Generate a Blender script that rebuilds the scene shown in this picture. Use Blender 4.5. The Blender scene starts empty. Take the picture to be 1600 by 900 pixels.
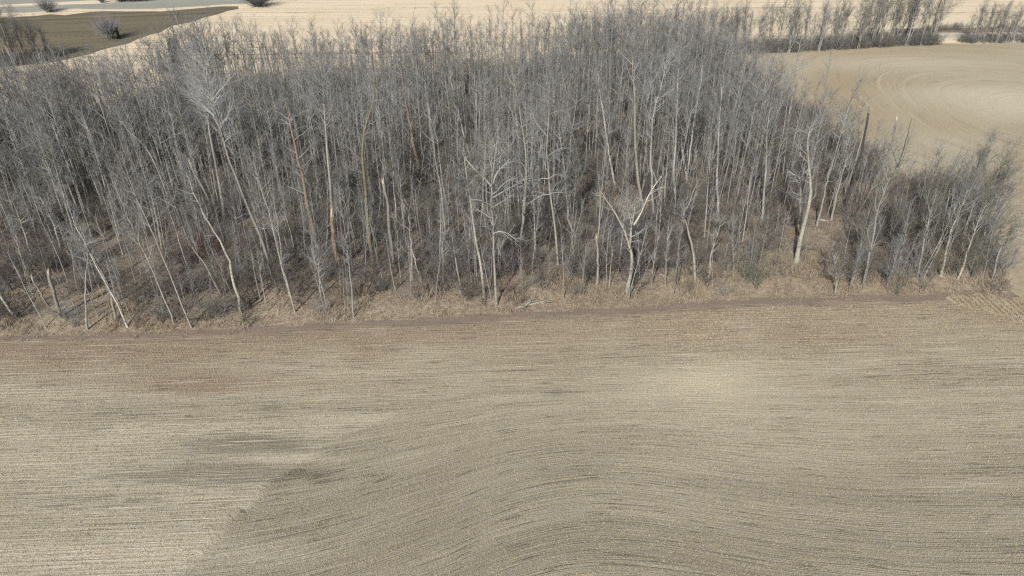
import bpy, math, random
import numpy as np
from mathutils import Vector, geometry

R = math.radians
# ------------------------------------------------------------------ camera, light, exposure
scene = bpy.context.scene
C = bpy.context.collection
H, PITCH, FPX = 30.0, R(31.5), 1100.0            # camera height (m), tilt down, focal length in photo pixels
cam_d = bpy.data.cameras.new('camera')
cam = bpy.data.objects.new('camera', cam_d); C.objects.link(cam)
cam.location = (0, 0, H); cam.rotation_euler = (math.pi/2 - PITCH, 0, 0)
cam_d.sensor_width = 36; cam_d.lens = 36*FPX/1600; cam_d.clip_start = 0.5; cam_d.clip_end = 6000
scene.camera = cam

SUN_AZ, SUN_EL = 19.5, 37.5                       # shadows run away from the camera, 19.5 deg to the right
world = bpy.data.worlds.new('World'); scene.world = world; world.use_nodes = True
wn = world.node_tree; wn.nodes.clear()
sky = wn.nodes.new('ShaderNodeTexSky'); sky.sky_type = 'NISHITA'; sky.sun_disc = False
sky.sun_elevation = R(SUN_EL); sky.sun_rotation = R(180 + SUN_AZ); sky.dust_density = 2.0
bg = wn.nodes.new('ShaderNodeBackground'); bg.inputs['Strength'].default_value = 0.10
wo = wn.nodes.new('ShaderNodeOutputWorld')
wn.links.new(sky.outputs[0], bg.inputs[0]); wn.links.new(bg.outputs[0], wo.inputs[0])
sd = bpy.data.lights.new('sun', 'SUN'); sd.energy = 5.0; sd.angle = R(0.6); sd.color = (1.0, 0.965, 0.90)
sun = bpy.data.objects.new('sun', sd); C.objects.link(sun)
dv = Vector((math.sin(R(SUN_AZ))*math.cos(R(SUN_EL)), math.cos(R(SUN_AZ))*math.cos(R(SUN_EL)), -math.sin(R(SUN_EL))))
sun.rotation_euler = dv.to_track_quat('-Z', 'Y').to_euler(); sun.location = (-20, -40, 60)
scene.view_settings.view_transform = 'Standard'; scene.view_settings.look = 'None'
scene.view_settings.exposure = 0.17; scene.view_settings.gamma = 1.0
scene.cycles.max_bounces = 4; scene.cycles.diffuse_bounces = 3; scene.cycles.use_denoising = False; scene.cycles.sample_clamp_indirect = 3.0
scene.cycles.pixel_filter_type = 'BLACKMAN_HARRIS'; scene.cycles.filter_width = 1.3

# ------------------------------------------------------------------ pixel helpers (photo pixels, 1600 x 900)
cp, sp_ = math.cos(PITCH), math.sin(PITCH)
def ray(px, py):
    a, b = (px-800)/FPX, (450-py)/FPX
    return a, cp + b*sp_, -sp_ + b*cp
def gp(px, py):                                   # ground point under a pixel
    a, y, z = ray(px, py); t = -H/z
    return (a*t, y*t)
def atY(px, py, Y):                               # point of the pixel's ray in the upright plane y = Y
    a, y, z = ray(px, py); t = Y/y
    return (a*t, Y, H + z*t)
def proj(x, y, z=0.0):
    dz = z - H
    d = y*cp - dz*sp_; u = y*sp_ + dz*cp
    return 800 + FPX*x/d, 450 - FPX*u/d, d
def vproj(x, y, z=0.0):
    dz = z - H
    d = np.maximum(y*cp - dz*sp_, 0.1); u = y*sp_ + dz*cp
    return 800 + FPX*x/d, 450 - FPX*u/d, d

# ------------------------------------------------------------------ value noise for layout
_nr = np.random.default_rng(7); _tab = _nr.random((256, 256))
def vnoise(x, y):
    x = np.asarray(x, float); y = np.asarray(y, float)
    xi = np.floor(x).astype(int); yi = np.floor(y).astype(int)
    fx = x-xi; fy = y-yi; fx = fx*fx*(3-2*fx); fy = fy*fy*(3-2*fy)
    g = lambda a, b: _tab[a % 256, b % 256]
    return (g(xi, yi)*(1-fx)+g(xi+1, yi)*fx)*(1-fy) + (g(xi, yi+1)*(1-fx)+g(xi+1, yi+1)*fx)*fy
def sstep(a, b, x):
    t = np.clip((np.asarray(x, float)-a)/(b-a), 0, 1); return t*t*(3-2*t)
def inpoly(x, y, poly):
    x = np.asarray(x, float); y = np.asarray(y, float); r = np.zeros(x.shape, bool)
    n = len(poly)
    for i in range(n):
        x1, y1 = poly[i]; x2, y2 = poly[(i+1) % n]
        c = ((y1 > y) != (y2 > y))
        xx = (x2-x1)*(y-y1)/((y2-y1) if y2 != y1 else 1e-9) + x1
        r ^= c & (x < xx)
    return r
def polydist(x, y, pts):                          # distance to an open polyline
    x = np.asarray(x, float); y = np.asarray(y, float); best = np.full(x.shape, 1e9)
    for (x1, y1), (x2, y2) in zip(pts[:-1], pts[1:]):
        dx, dy = x2-x1, y2-y1; L = dx*dx+dy*dy
        t = np.clip(((x-x1)*dx+(y-y1)*dy)/L, 0, 1)
        best = np.minimum(best, np.hypot(x-x1-t*dx, y-y1-t*dy))
    return best

# ------------------------------------------------------------------ object helpers
def tag(o, label=None, cat=None, group=None, kind=None):
    if label: o['label'] = label
    if cat: o['category'] = cat
    if group: o['group'] = group
    if kind: o['kind'] = kind
    return o
def empty(name, loc, rz=0.0):
    o = bpy.data.objects.new(name, None); C.objects.link(o)
    o.location = loc; o.rotation_euler = (0, 0, rz); o.empty_display_size = 0.3
    return o
class MB:
    """Collects tubes and loose faces; build() links them as one mesh object."""
    def __init__(s):
        s.v = []; s.q = []; s.qm = []; s.t = []; s.tm = []; s.tint = []; s.n = 0
    def tubes(s, P, Rr, S=3, mat=0, tint=0.0, cap=False):
        P = np.asarray(P, float); Rr = np.asarray(Rr, float)
        if P.ndim == 2: P = P[None]; Rr = Rr[None]
        N, K, _ = P.shape
        if N == 0: return
        T = P[:, -1]-P[:, 0]; T /= np.linalg.norm(T, axis=1, keepdims=True)+1e-9
        ref = np.where(np.abs(T[:, 2:3]) > 0.8, np.array([[1., 0, 0]]), np.array([[0, 0, 1.]]))
        A = np.cross(T, ref); A /= np.linalg.norm(A, axis=1, keepdims=True)+1e-9
        B = np.cross(T, A)
        ang = np.arange(S)*2*math.pi/S
        off = A[:, None, :]*np.cos(ang)[None, :, None] + B[:, None, :]*np.sin(ang)[None, :, None]
        V = P[:, :, None, :] + off[:, None, :, :]*Rr[:, :, None, None]
        base = s.n + np.arange(N)[:, None, None]*(K*S) + np.arange(K-1)[None, :, None]*S
        j = np.arange(S)[None, None, :]; j2 = (j+1) % S
        Q = np.stack([base+j, base+S+j, base+S+j2, base+j2], -1).reshape(-1, 4)
        s.v.append(V.reshape(-1, 3)); s.q.append(Q); s.qm.append(np.full(len(Q), mat))
        tt = np.broadcast_to(np.asarray(tint, float).reshape(-1, 1), (N, K*S)) if np.ndim(tint) else np.full((N, K*S), tint)
        s.tint.append(tt.reshape(-1))
        if cap:
            o = s.n + np.arange(N)*(K*S) + (K-1)*S
            for k in range(1, S-1):
                s.t.append(np.stack([o, o+k+1, o+k], -1)); s.tm.append(np.full(N, mat if cap is True else cap))
        s.n += N*K*S
    def faces(s, V, F, mat=0, tint=0.0):          # V (n,3); F (m,4) or (m,3)
        V = np.asarray(V, float); F = np.asarray(F)
        s.v.append(V); s.tint.append(np.broadcast_to(np.asarray(tint, float), (len(V),)).copy())
        if F.shape[1] == 4: s.q.append(F+s.n); s.qm.append(np.full(len(F), mat))
        else: s.t.append(F+s.n); s.tm.append(np.full(len(F), mat))
        s.n += len(V)
    def merge(s, o, M=None, loc=(0, 0, 0), tint=None):
        V = o['v'] if M is None else o['v'] @ M.T
        s.v.append(V + np.asarray(loc)); s.tint.append(o['tint'] if tint is None else np.full(len(V), tint))
        if len(o['q']): s.q.append(o['q']+s.n); s.qm.append(o['qm'])
        if len(o['t']): s.t.append(o['t']+s.n); s.tm.append(o['tm'])
        s.n += len(V)
    def arrays(s):
        e4 = np.zeros((0, 4), int); e3 = np.zeros((0, 3), int)
        return dict(v=np.concatenate(s.v) if s.v else np.zeros((0, 3)), tint=np.concatenate(s.tint) if s.tint else np.zeros(0),
                    q=np.concatenate(s.q) if s.q else e4, qm=np.concatenate(s.qm) if s.qm else np.zeros(0, int),
                    t=np.concatenate(s.t) if s.t else e3, tm=np.concatenate(s.tm) if s.tm else np.zeros(0, int))
    def mesh(s, name, mats):
        return mesh_from(s.arrays(), name, mats)
    def build(s, name, mats, parent=None, loc=None):
        return link(name, s.mesh(name, mats), parent, loc)
def mesh_from(a, name, mats, smooth=True, attrs=None):
    me = bpy.data.meshes.new(name)
    nv, nq, nt = len(a['v']), len(a['q']), len(a['t'])
    me.vertices.add(nv); me.vertices.foreach_set('co', a['v'].astype(np.float32).ravel())
    loops = np.concatenate([a['q'].ravel(), a['t'].ravel()]).astype(np.int32)
    me.loops.add(len(loops)); me.loops.foreach_set('vertex_index', loops)
    me.polygons.add(nq+nt)
    start = np.concatenate([np.arange(nq)*4, nq*4+np.arange(nt)*3]).astype(np.int32)
    me.polygons.foreach_set('loop_start', start)
    me.polygons.foreach_set('material_index', np.concatenate([a['qm'], a['tm']]).astype(np.int32))
    me.polygons.foreach_set('use_smooth', np.full(nq+nt, smooth))
    at = me.attributes.new('tint', 'FLOAT', 'POINT'); at.data.foreach_set('value', a['tint'].astype(np.float32))
    for k, val in (attrs or {}).items():
        q = me.attributes.new(k, 'FLOAT', 'POINT'); q.data.foreach_set('value', np.asarray(val, np.float32))
    me.update(calc_edges=True)
    for m in mats: me.materials.append(m)
    return me
def link(name, me, parent=None, loc=None):
    o = bpy.data.objects.new(name, me); C.objects.link(o)
    if loc is not None: o.location = loc
    if parent: o.parent = parent
    return o

# ------------------------------------------------------------------ materials
class NT:
    def __init__(s, name, rough=0.9):
        s.m = bpy.data.materials.new(name); s.m.use_nodes = True
        s.n = s.m.node_tree; s.b = s.n.nodes['Principled BSDF']
        s.b.inputs['Roughness'].default_value = rough
        s.b.inputs['Specular IOR Level'].default_value = 0.15
    def new(s, t, **k):
        x = s.n.nodes.new(t)
        for a, v in k.items(): setattr(x, a, v)
        return x
    def link(s, a, b): s.n.links.new(a, b)
    def val(s, node, i, v):
        if hasattr(v, 'is_linked') or hasattr(v, 'node'): s.link(v, node.inputs[i])
        else: node.inputs[i].default_value = v
    def math(s, op, a, b=0.0, clamp=False):
        x = s.new('ShaderNodeMath', operation=op, use_clamp=clamp); s.val(x, 0, a); s.val(x, 1, b); return x.outputs[0]
    def mix(s, f, a, b, mode='MIX'):
        x = s.new('ShaderNodeMix', data_type='RGBA', blend_type=mode)
        s.val(x, 0, f)
        for i, c in ((6, a), (7, b)):
            if isinstance(c, tuple): x.inputs[i].default_value = (*c, 1)
            else: s.link(c, x.inputs[i])
        return x.outputs[2]
    def attr(s, name):
        x = s.new('ShaderNodeAttribute', attribute_name=name); return x.outputs['Fac']
    def pos(s): return s.new('ShaderNodeNewGeometry').outputs['Position']
    def obj(s): return s.new('ShaderNodeTexCoord').outputs['Object']
    def comb(s, x, y, z=0.0):
        c = s.new('ShaderNodeCombineXYZ'); s.val(c, 0, x); s.val(c, 1, y); s.val(c, 2, z); return c.outputs[0]
    def scale(s, v, k):
        x = s.new('ShaderNodeVectorMath', operation='MULTIPLY'); s.link(v, x.inputs[0]); x.inputs[1].default_value = k; return x.outputs[0]
    def noise(s, v, sc, det=3, rough=0.6):
        x = s.new('ShaderNodeTexNoise'); s.link(v, x.inputs['Vector']); x.inputs['Scale'].default_value = sc
        x.inputs['Detail'].default_value = det; x.inputs['Roughness'].default_value = rough; return x.outputs[0]
    def ramp(s, f, lo, hi):                       # smooth threshold
        x = s.new('ShaderNodeMapRange', interpolation_type='SMOOTHSTEP'); s.link(f, x.inputs[0])
        x.inputs[1].default_value = lo; x.inputs[2].default_value = hi; return x.outputs[0]
    def bump(s, h, st, d):
        x = s.new('ShaderNodeBump'); s.link(h, x.inputs['Height']); x.inputs['Strength'].default_value = st
        x.inputs['Distance'].default_value = d; s.link(x.outputs[0], s.b.inputs['Normal'])
    def out(s, c):
        if isinstance(c, tuple): s.b.inputs['Base Color'].default_value = (*c, 1)
        else: s.link(c, s.b.inputs['Base Color'])
        return s.m
def rnd_tint(n):                                   # a random value per object plus the per-tree tint
    a = n.new('ShaderNodeObjectInfo').outputs['Random']
    return n.math('FRACT', n.math('ADD', a, n.attr('tint')))
def bark(name, light, mid, dark, knots=0.5):
    n = NT(name, 0.85); t = rnd_tint(n); p = n.obj()
    big = n.ramp(n.noise(n.scale(p, (1, 1, 0.35)), 1.3, 3), 0.40, 0.62)
    kn = n.ramp(n.noise(n.scale(p, (1, 1, 1.6)), 5.0, 3, 0.7), 0.60-0.1*knots, 0.66)
    fine = n.noise(n.scale(p, (1, 1, 0.3)), 22, 2)
    c = n.mix(t, light, mid)
    c = n.mix(n.math('MULTIPLY', big, 0.8), c, mid)
    c = n.mix(n.math('MULTIPLY', kn, 0.75), c, dark)
    c = n.mix(n.math('MULTIPLY', fine, 0.4), c, dark)
    return n.out(c)
def twigm(name, a, b):
    n = NT(name, 0.9); t = rnd_tint(n)
    return n.out(n.mix(t, a, b))
M = {}
M['white_bark'] = bark('white_bark', (.54, .52, .46), (.29, .275, .23), (.07, .06, .05), .8)
M['grey_bark'] = bark('grey_bark', (.46, .455, .42), (.24, .235, .21), (.05, .045, .04))
M['mossy_bark'] = bark('mossy_bark', (.25, .235, .15), (.15, .135, .085), (.04, .036, .025), 0.8)
M['orange_bark'] = bark('orange_bark', (.32, .245, .165), (.21, .17, .13), (.07, .05, .035), 0.6)
M['dead_wood'] = bark('dead_wood', (.34, .32, .29), (.22, .205, .185), (.07, .06, .055), 0.3)
M['black_bark'] = bark('black_bark', (.13, .12, .105), (.07, .065, .06), (.012, .01, .01))
M['broken_wood'] = bark('broken_wood', (.58, .54, .46), (.42, .37, .30), (.25, .18, .1), 0)
M['limb'] = twigm('limb_bark', (.32, .32, .31), (.20, .20, .19))
M['white_limb'] = twigm('white_limb_bark', (.33, .33, .32), (.24, .24, .23))
M['twig'] = twigm('twig_grey', (.225, .225, .226), (.15, .15, .151))
M['pale_twig'] = twigm('twig_silver', (.27, .27, .275), (.20, .20, .205))
M['green_twig'] = twigm('twig_olive', (.18, .18, .14), (.125, .125, .10))
M['brown_twig'] = twigm('twig_brown', (.185, .165, .145), (.125, .11, .10))
M['red_twig'] = twigm('twig_red', (.20, .135, .12), (.15, .11, .095))
M['needles'] = twigm('spruce_needles', (.028, .042, .022), (.018, .03, .018))
M['dry_grass'] = twigm('dry_grass', (.37, .305, .22), (.21, .172, .13))
M['straw'] = twigm('straw', (.52, .455, .31), (.36, .305, .205))
M['litter'] = twigm('leaf_litter', (.17, .115, .08), (.08, .06, .045))

def field_mat(name, pale, mid, dark, warm, row=6.5, along=0.40, streak=0.75, bumpd=0.05, fs=14):
    n = NT(name, 0.95); u, v = n.attr('u'), n.attr('v')
    uv = n.comb(u, v)
    broad = n.noise(n.scale(uv, (0.55, 0.03, 1)), 1.0, 4, 0.65)
    mids = n.noise(n.scale(uv, (2.2, 0.10, 1)), 1.0, 3, 0.6)
    rows = n.noise(n.scale(uv, (row, along, 1)), 1.0, 2, 0.55)
    patch = n.noise(uv, 0.13, 3)
    p = n.pos()
    fine = n.noise(p, fs, 3, 0.75); spk = n.noise(n.scale(uv, (1.0, 0.55, 1)), fs*1.5, 2, 0.7)
    c = n.mix(n.math('MULTIPLY_ADD' if False else 'MULTIPLY', n.ramp(broad, 0.38, 0.62), n.math('ADD', 0.1, n.math('MULTIPLY', n.attr('st'), 0.9))), mid, pale)
    lines = n.noise(n.scale(uv, (row*2.3, along*.45, 1)), 1.0, 1, 0.5)
    c = n.mix(n.math('MULTIPLY', n.ramp(lines, 0.50, 0.68), n.math('MULTIPLY', n.attr('st'), 0.42)), c, dark)
    c = n.mix(n.math('MULTIPLY', n.ramp(mids, 0.50, 0.68), 0.45), c, mid)
    w = n.math('ADD', n.math('MULTIPLY', n.ramp(patch, 0.48, 0.70), 0.25), n.attr('warm'), clamp=True)
    c = n.mix(w, c, warm)
    # dark bare-soil dashes where the straw is thin
    th = n.math('ADD', rows, n.math('MULTIPLY', n.attr('dark'), -0.24))
    th = n.math('ADD', th, n.math('MULTIPLY', n.math('SUBTRACT', n.noise(uv, 0.45, 3), 0.5), 0.24))
    dsh = n.math('SUBTRACT', 1.0, n.ramp(th, 0.32, 0.39))
    c = n.mix(n.math('MULTIPLY', dsh, streak), c, dark)
    c = n.mix(n.math('MULTIPLY', n.math('MULTIPLY', n.attr('dark'), n.math('ADD', 0.35, rows)), 0.55), c, dark)
    lng = n.noise(n.scale(uv, (row*.62, along*.16, 1)), 1.0, 2, 0.6)
    lf = n.math('MULTIPLY', n.ramp(lng, 0.60, 0.66), n.ramp(n.noise(n.scale(uv, (.35, .10, 1)), 1.0, 2), .42, .60))
    c = n.mix(n.math('MULTIPLY', lf, n.math('MULTIPLY', n.attr('st'), 0.75)), c, dark)
    lb = n.math('MULTIPLY', n.ramp(n.noise(n.scale(uv, (row*.5, along*.14, 1)), 3.0, 1), 0.60, 0.68), n.attr('st'))
    c = n.mix(n.math('MULTIPLY', lb, 0.75), c, tuple(q*1.12 for q in pale))
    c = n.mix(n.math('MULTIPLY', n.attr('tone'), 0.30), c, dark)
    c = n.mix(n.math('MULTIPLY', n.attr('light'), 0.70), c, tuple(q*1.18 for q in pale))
    c = n.mix(n.math('MULTIPLY', n.ramp(fine, 0.42, 0.64), 0.46), c, dark)
    c = n.mix(n.math('MULTIPLY', n.ramp(spk, 0.54, 0.66), 0.55), c, tuple(q*1.2 for q in pale))
    n.bump(n.math('ADD', fine, n.math('MULTIPLY', n.math('ADD', rows, lines), 0.9)), 1.0, bumpd)
    return n.out(c)
M['stubble_soil'] = field_mat('stubble_soil', (.46, .41, .31), (.32, .282, .208), (.08, .068, .05), (.255, .195, .14))
M['tan_soil'] = field_mat('tan_stubble', (.44, .395, .295), (.335, .29, .21), (.18, .15, .10), (.31, .245, .155), 1.1, .05, .35, .05, 5)
M['cream_soil'] = field_mat('cream_stubble', (.70, .60, .44), (.58, .485, .345), (.30, .23, .15), (.50, .38, .22), 0.7, .012, .9, .05, 3)
M['plough_soil'] = field_mat('ploughed_soil', (.185, .158, .10), (.13, .112, .073), (.055, .045, .036), (.17, .13, .08), 0.5, .02, .4, .05, 3)
M['green_soil'] = field_mat('winter_green', (.31, .31, .26), (.25, .25, .21), (.17, .17, .14), (.26, .23, .17), 0.5, .02, .3, .05, 3)

def floor_mat():
    n = NT('wood_floor', 0.95); p = n.pos()
    a = n.noise(p, 0.35, 4, 0.65); f = n.noise(p, 9, 4, 0.75); g = n.noise(p, 2.2, 3, 0.7)
    c = n.mix(n.ramp(a, 0.38, 0.62), (.19, .157, .122), (.29, .24, .185))
    gr = n.mix(n.ramp(g, 0.35, 0.65), (.27, .22, .16), (.38, .31, .225))
    e = n.math('ADD', n.attr('edge'), n.math('MULTIPLY', n.math('SUBTRACT', g, 0.5), 0.8), clamp=True)
    c = n.mix(n.ramp(e, 0.35, 0.65), c, gr)
    c = n.mix(n.math('MULTIPLY', n.ramp(f, 0.45, 0.7), 0.55), c, (.045, .035, .03))
    n.bump(n.math('ADD', f, g), 1.0, 0.18)
    return n.out(c)
M['floor'] = floor_mat()
def simple_soil(name, a, b, sc=3.0):
    n = NT(name, 0.95); p = n.pos()
    f = n.noise(p, sc, 4, 0.7); g = n.noise(n.scale(p, (.25, 1, 1)), 1.2, 3)
    c = n.mix(n.ramp(f, 0.3, 0.7), a, b); c = n.mix(n.math('MULTIPLY', n.ramp(g, .4, .6), .5), c, b)
    n.bump(f, 0.6, 0.05); return n.out(c)
M['dirt'] = simple_soil('bare_dirt', (.235, .185, .145), (.15, .12, .095), 6)
M['road'] = simple_soil('gravel_road', (.50, .45, .38), (.38, .34, .28), 2)
M['margin'] = simple_soil('grass_margin', (.36, .305, .215), (.26, .215, .15), 1.2)

# ------------------------------------------------------------------ the ground
def grid_sheet(name, x0, x1, y0, y1, step, z, fn, mat, keep=None, zf=None):
    xs = np.arange(x0, x1+step/2, step); ys = np.arange(y0, y1+step/2, step)
    X, Y = np.meshgrid(xs, ys); nx, ny = len(xs), len(ys)
    x, y = X.ravel(), Y.ravel()
    Z = np.full(x.shape, z) if zf is None else zf(x, y)
    i = np.arange(nx-1)[None, :]+np.arange(ny-1)[:, None]*nx
    Q = np.stack([i, i+1, i+1+nx, i+nx], -1).reshape(-1, 4)
    if keep is not None:
        cx = x[Q].mean(1); cy = y[Q].mean(1); Q = Q[keep(cx, cy)]
    used = np.unique(Q); mp = np.full(len(x), -1); mp[used] = np.arange(len(used)); Q = mp[Q]
    V = np.stack([x, y, Z], 1)[used]
    at = fn(x[used], y[used])
    a = dict(v=V, tint=np.zeros(len(V)), q=Q, qm=np.zeros(len(Q), int), t=np.zeros((0, 3), int), tm=np.zeros(0, int))
    o = link(name, mesh_from(a, name, [mat], True, at)); tag(o, kind='structure'); return o
def poly_sheet(name, pts, z, mat, ang=0.0, jit=0.0, sub=3.0, seed=1):
    rng = np.random.default_rng(seed); out = []
    for (a, b) in zip(pts, pts[1:]+pts[:1]):
        L = math.hypot(b[0]-a[0], b[1]-a[1]); k = max(1, int(L/sub))
        for i in range(k):
            t = i/k; out.append((a[0]+(b[0]-a[0])*t+rng.normal()*jit, a[1]+(b[1]-a[1])*t+rng.normal()*jit))
    tr = geometry.tessellate_polygon([[Vector((x, y, 0)) for x, y in out]])
    V = np.array([(x, y, z) for x, y in out])
    F = []
    for t in tr:
        n = np.cross(V[t[1]]-V[t[0]], V[t[2]]-V[t[0]])
        F.append(t if n[2] > 0 else (t[0], t[2], t[1]))
    ca, sa = math.cos(ang), math.sin(ang)
    at = dict(u=-V[:, 0]*sa+V[:, 1]*ca, v=V[:, 0]*ca+V[:, 1]*sa, st=np.ones(len(V))*.7, dark=np.zeros(len(V)), warm=np.zeros(len(V)), light=np.zeros(len(V)))
    a = dict(v=V, tint=np.zeros(len(V)), q=np.zeros((0, 4), int), qm=np.zeros(0, int), t=np.array(F), tm=np.zeros(len(F), int))
    o = link(name, mesh_from(a, name, [mat], False, at)); tag(o, kind='structure'); return o
P = lambda *a: [gp(*q) for q in a]

poly_sheet('ground', [(-2500, -400), (2500, -400), (2500, 4000), (-2500, 4000)], 0.0, M['cream_soil'], R(3), 0, 9999)

# outline of the wood on the ground
FRONT = P((-330, 572), (-150, 545), (0, 528), (200, 521), (400, 512), (600, 502), (800, 490), (1000, 480), (1200, 466), (1400, 462), (1500, 458), (1583, 460))
RIGHT = P((1583, 460), (1568, 425), (1545, 390), (1520, 340), (1460, 300), (1380, 260), (1290, 200), (1210, 150), (1165, 105))
BACK = P((1165, 105), (1090, 90), (1050, 96), (900, 106), (700, 116), (500, 127), (350, 143), (200, 170), (60, 195), (-100, 205), (-500, 262))
WOOD = FRONT + RIGHT[1:] + BACK[1:]
def wood_front(x):                                 # y of the front edge at x
    fx = [p[0] for p in FRONT]; fy = [p[1] for p in FRONT]
    return np.interp(x, fx, fy)
def dist_front(x, y): return np.asarray(y) - wood_front(x)

ROWA = math.atan2(FRONT[8][1]-FRONT[2][1], FRONT[8][0]-FRONT[2][0])*0.55
def gauss_px(x, y, lst):
    px, py, _ = vproj(x, y); s = np.zeros(len(x))
    for cx, cy, wx, wy, a in lst:
        s += a*np.exp(-((px-cx)/wx)**2-((py-cy)/wy)**2)
    return s
ARC = gp(900, 1010)
DIAG = [gp(230, 960), gp(340, 840), gp(430, 750), gp(520, 690), gp(640, 640), gp(760, 610)]
def diag_side(x, y):                               # 1 right of the pass boundary
    dx = np.interp(y, [p[1] for p in DIAG], [p[0] for p in DIAG])
    w = (vnoise(x*0.9, y*0.9)-.5)*0.8 + (vnoise(x*.25+5, y*3.1)-.5)*.7
    return sstep(-0.3, 0.3, x-dx+w)*(1-sstep(DIAG[-1][1]-2, DIAG[-1][1]+1, y))
def front_attrs(x, y):
    ca, sa = math.cos(ROWA), math.sin(ROWA)
    u0 = -x*sa+y*ca; v0 = x*ca+y*sa
    rx, ry = x-ARC[0], y-ARC[1]
    bulge = 5.0*np.exp(-(rx/11)**2)*(1-sstep(9, 24, ry))
    s = diag_side(x, y)
    u1 = u0 - bulge - 0.12*np.clip(rx, -6, 14)*(1-sstep(16, 28, ry))
    u = u0*(1-s)+u1*s; v = v0
    df = -dist_front(x, y)
    warm = gauss_px(x, y, [(300, 602, 150, 16, .75), (560, 600, 120, 12, .45), (880, 590, 90, 22, .2), (1300, 525, 260, 16, .4), (1480, 575, 200, 20, .35), (60, 540, 200, 14, .4), (1280, 800, 200, 60, .15)])
    warm += 0.9*(1-sstep(0.5, 9.0, df + (vnoise(x*.3, y*.3)-.5)*3))
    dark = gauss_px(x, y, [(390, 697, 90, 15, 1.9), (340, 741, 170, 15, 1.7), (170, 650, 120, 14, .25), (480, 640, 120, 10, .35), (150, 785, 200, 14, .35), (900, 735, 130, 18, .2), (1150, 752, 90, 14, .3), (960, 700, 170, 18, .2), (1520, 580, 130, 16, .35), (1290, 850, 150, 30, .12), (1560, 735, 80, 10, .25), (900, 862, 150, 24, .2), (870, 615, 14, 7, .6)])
    light = 0.35*(1-s)*(1-sstep(30, 36, y)) + gauss_px(x, y, [(1100, 600, 130, 28, 1.0), (440, 715, 90, 6, 1.0), (250, 865, 260, 26, .7), (560, 655, 90, 8, .7), (1200, 700, 200, 60, .35), (100, 620, 160, 12, .4), (60, 720, 160, 20, .5), (1500, 760, 120, 8, .5)])  # first blob paints the hot spot opposite the sun into the straw colour
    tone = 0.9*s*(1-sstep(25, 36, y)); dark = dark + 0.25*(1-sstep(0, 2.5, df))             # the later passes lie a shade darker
    return dict(u=u, v=v, tone=tone, dark=np.clip(dark, 0, 1), warm=np.clip(warm, 0, 1), light=np.clip(light, 0, 1), st=1.0-.32*s-.3*sstep(38, 46, y))
XR = gp(1583, 460)
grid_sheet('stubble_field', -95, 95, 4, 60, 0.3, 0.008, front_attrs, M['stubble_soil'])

# field on the right behind the wood: rings of tillage
RC = gp(1640, 175)
def right_attrs(x, y):
    dx, dy = (x-RC[0]), (y-RC[1])*0.9
    r = np.hypot(dx, dy); th = np.arctan2(dy, dx)
    u = r + (vnoise(x*.05, y*.05)-.5)*6; v = th*35
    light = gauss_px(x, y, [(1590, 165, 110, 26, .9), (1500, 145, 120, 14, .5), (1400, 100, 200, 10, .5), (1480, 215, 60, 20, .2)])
    warm = gauss_px(x, y, [(1330, 170, 70, 60, .9), (1480, 190, 70, 26, .75), (1390, 80, 260, 9, .5), (1590, 300, 60, 120, .6), (1560, 105, 150, 7, .35), (1440, 130, 120, 10, .5), (1290, 190, 60, 90, .6)])
    dark = gauss_px(x, y, [(1530, 200, 100, 10, .25), (1500, 72, 300, 4, .25), (1590, 215, 60, 12, .3)])
    return dict(st=np.full(len(x), .4), u=u, v=v, dark=np.clip(dark, 0, 1), warm=np.clip(warm, 0, 1), light=np.clip(light, 0, 1))
RF = P((1120, 84), (1300, 76), (1460, 69), (1600, 66), (1900, 62), (2500, 70), (2900, 300), (2300, 640)) + [(95, gp(1583, 470)[1]-1), gp(1800, 470), gp(1583, 468), gp(1300, 400), gp(1000, 300), gp(900, 140)]
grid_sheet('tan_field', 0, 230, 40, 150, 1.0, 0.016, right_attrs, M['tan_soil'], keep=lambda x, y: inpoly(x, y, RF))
def patch_attrs(x, y):
    return dict(u=(x*0.96-y*0.2)*0.6, v=y*.7+x*.3, dark=np.full(len(x), .12), warm=np.full(len(x), .25), light=np.full(len(x), .5))
PATCH = P((1478, 461), (1590, 463), (1640, 466), (1720, 520), (1640, 528), (1560, 492), (1500, 476))
poly_sheet('standing_stubble', PATCH, 0.02, M['margin'], R(70), 0.3, 0.6, 5)
poly_sheet('grass_verge', P((1590, 463), (1572, 425), (1552, 385), (1530, 340), (1560, 340), (1605, 400), (1660, 470)), 0.023, M['margin'], R(70), 0.25, 0.8, 6)
poly_sheet('ploughed_field', P((-300, 42), (-100, 32), (0, 28), (110, 22), (180, 17), (260, 17), (350, 10), (378, 9), (350, 19), (270, 40), (215, 62), (165, 76), (95, 93), (60, 100), (-100, 110), (-400, 130)), 0.012, M['plough_soil'], R(14), 0.6, 3, 8)
poly_sheet('green_field', P((-500, 30), (-100, 24), (0, 20), (60, 18), (110, 13), (160, 14), (240, 14), (350, 7), (400, 5), (420, -6), (300, -10), (235, -1), (150, 6), (60, 9), (0, 11), (-500, 16)), 0.02, M['green_soil'], R(6), 0.2, 5, 9)
poly_sheet('far_green_field', P((-500, 8), (0, 7), (120, 2), (170, -3), (100, -24), (-500, -24)), 0.02, M['green_soil'], R(6), 0.2, 5, 10)
poly_sheet('gravel_road', P((1400, 54), (1500, 52), (1650, 51), (2200, 49), (2200, 55), (1650, 57), (1500, 58), (1400, 60)), 0.024, M['road'], 0, 0.1, 4, 11)
poly_sheet('ditch', P((1400, 46), (1450, 44), (1650, 42), (2200, 40), (2200, 48), (1650, 50), (1450, 51), (1400, 52)), 0.02, M['dirt'], 0, 0.3, 4, 12)

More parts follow.
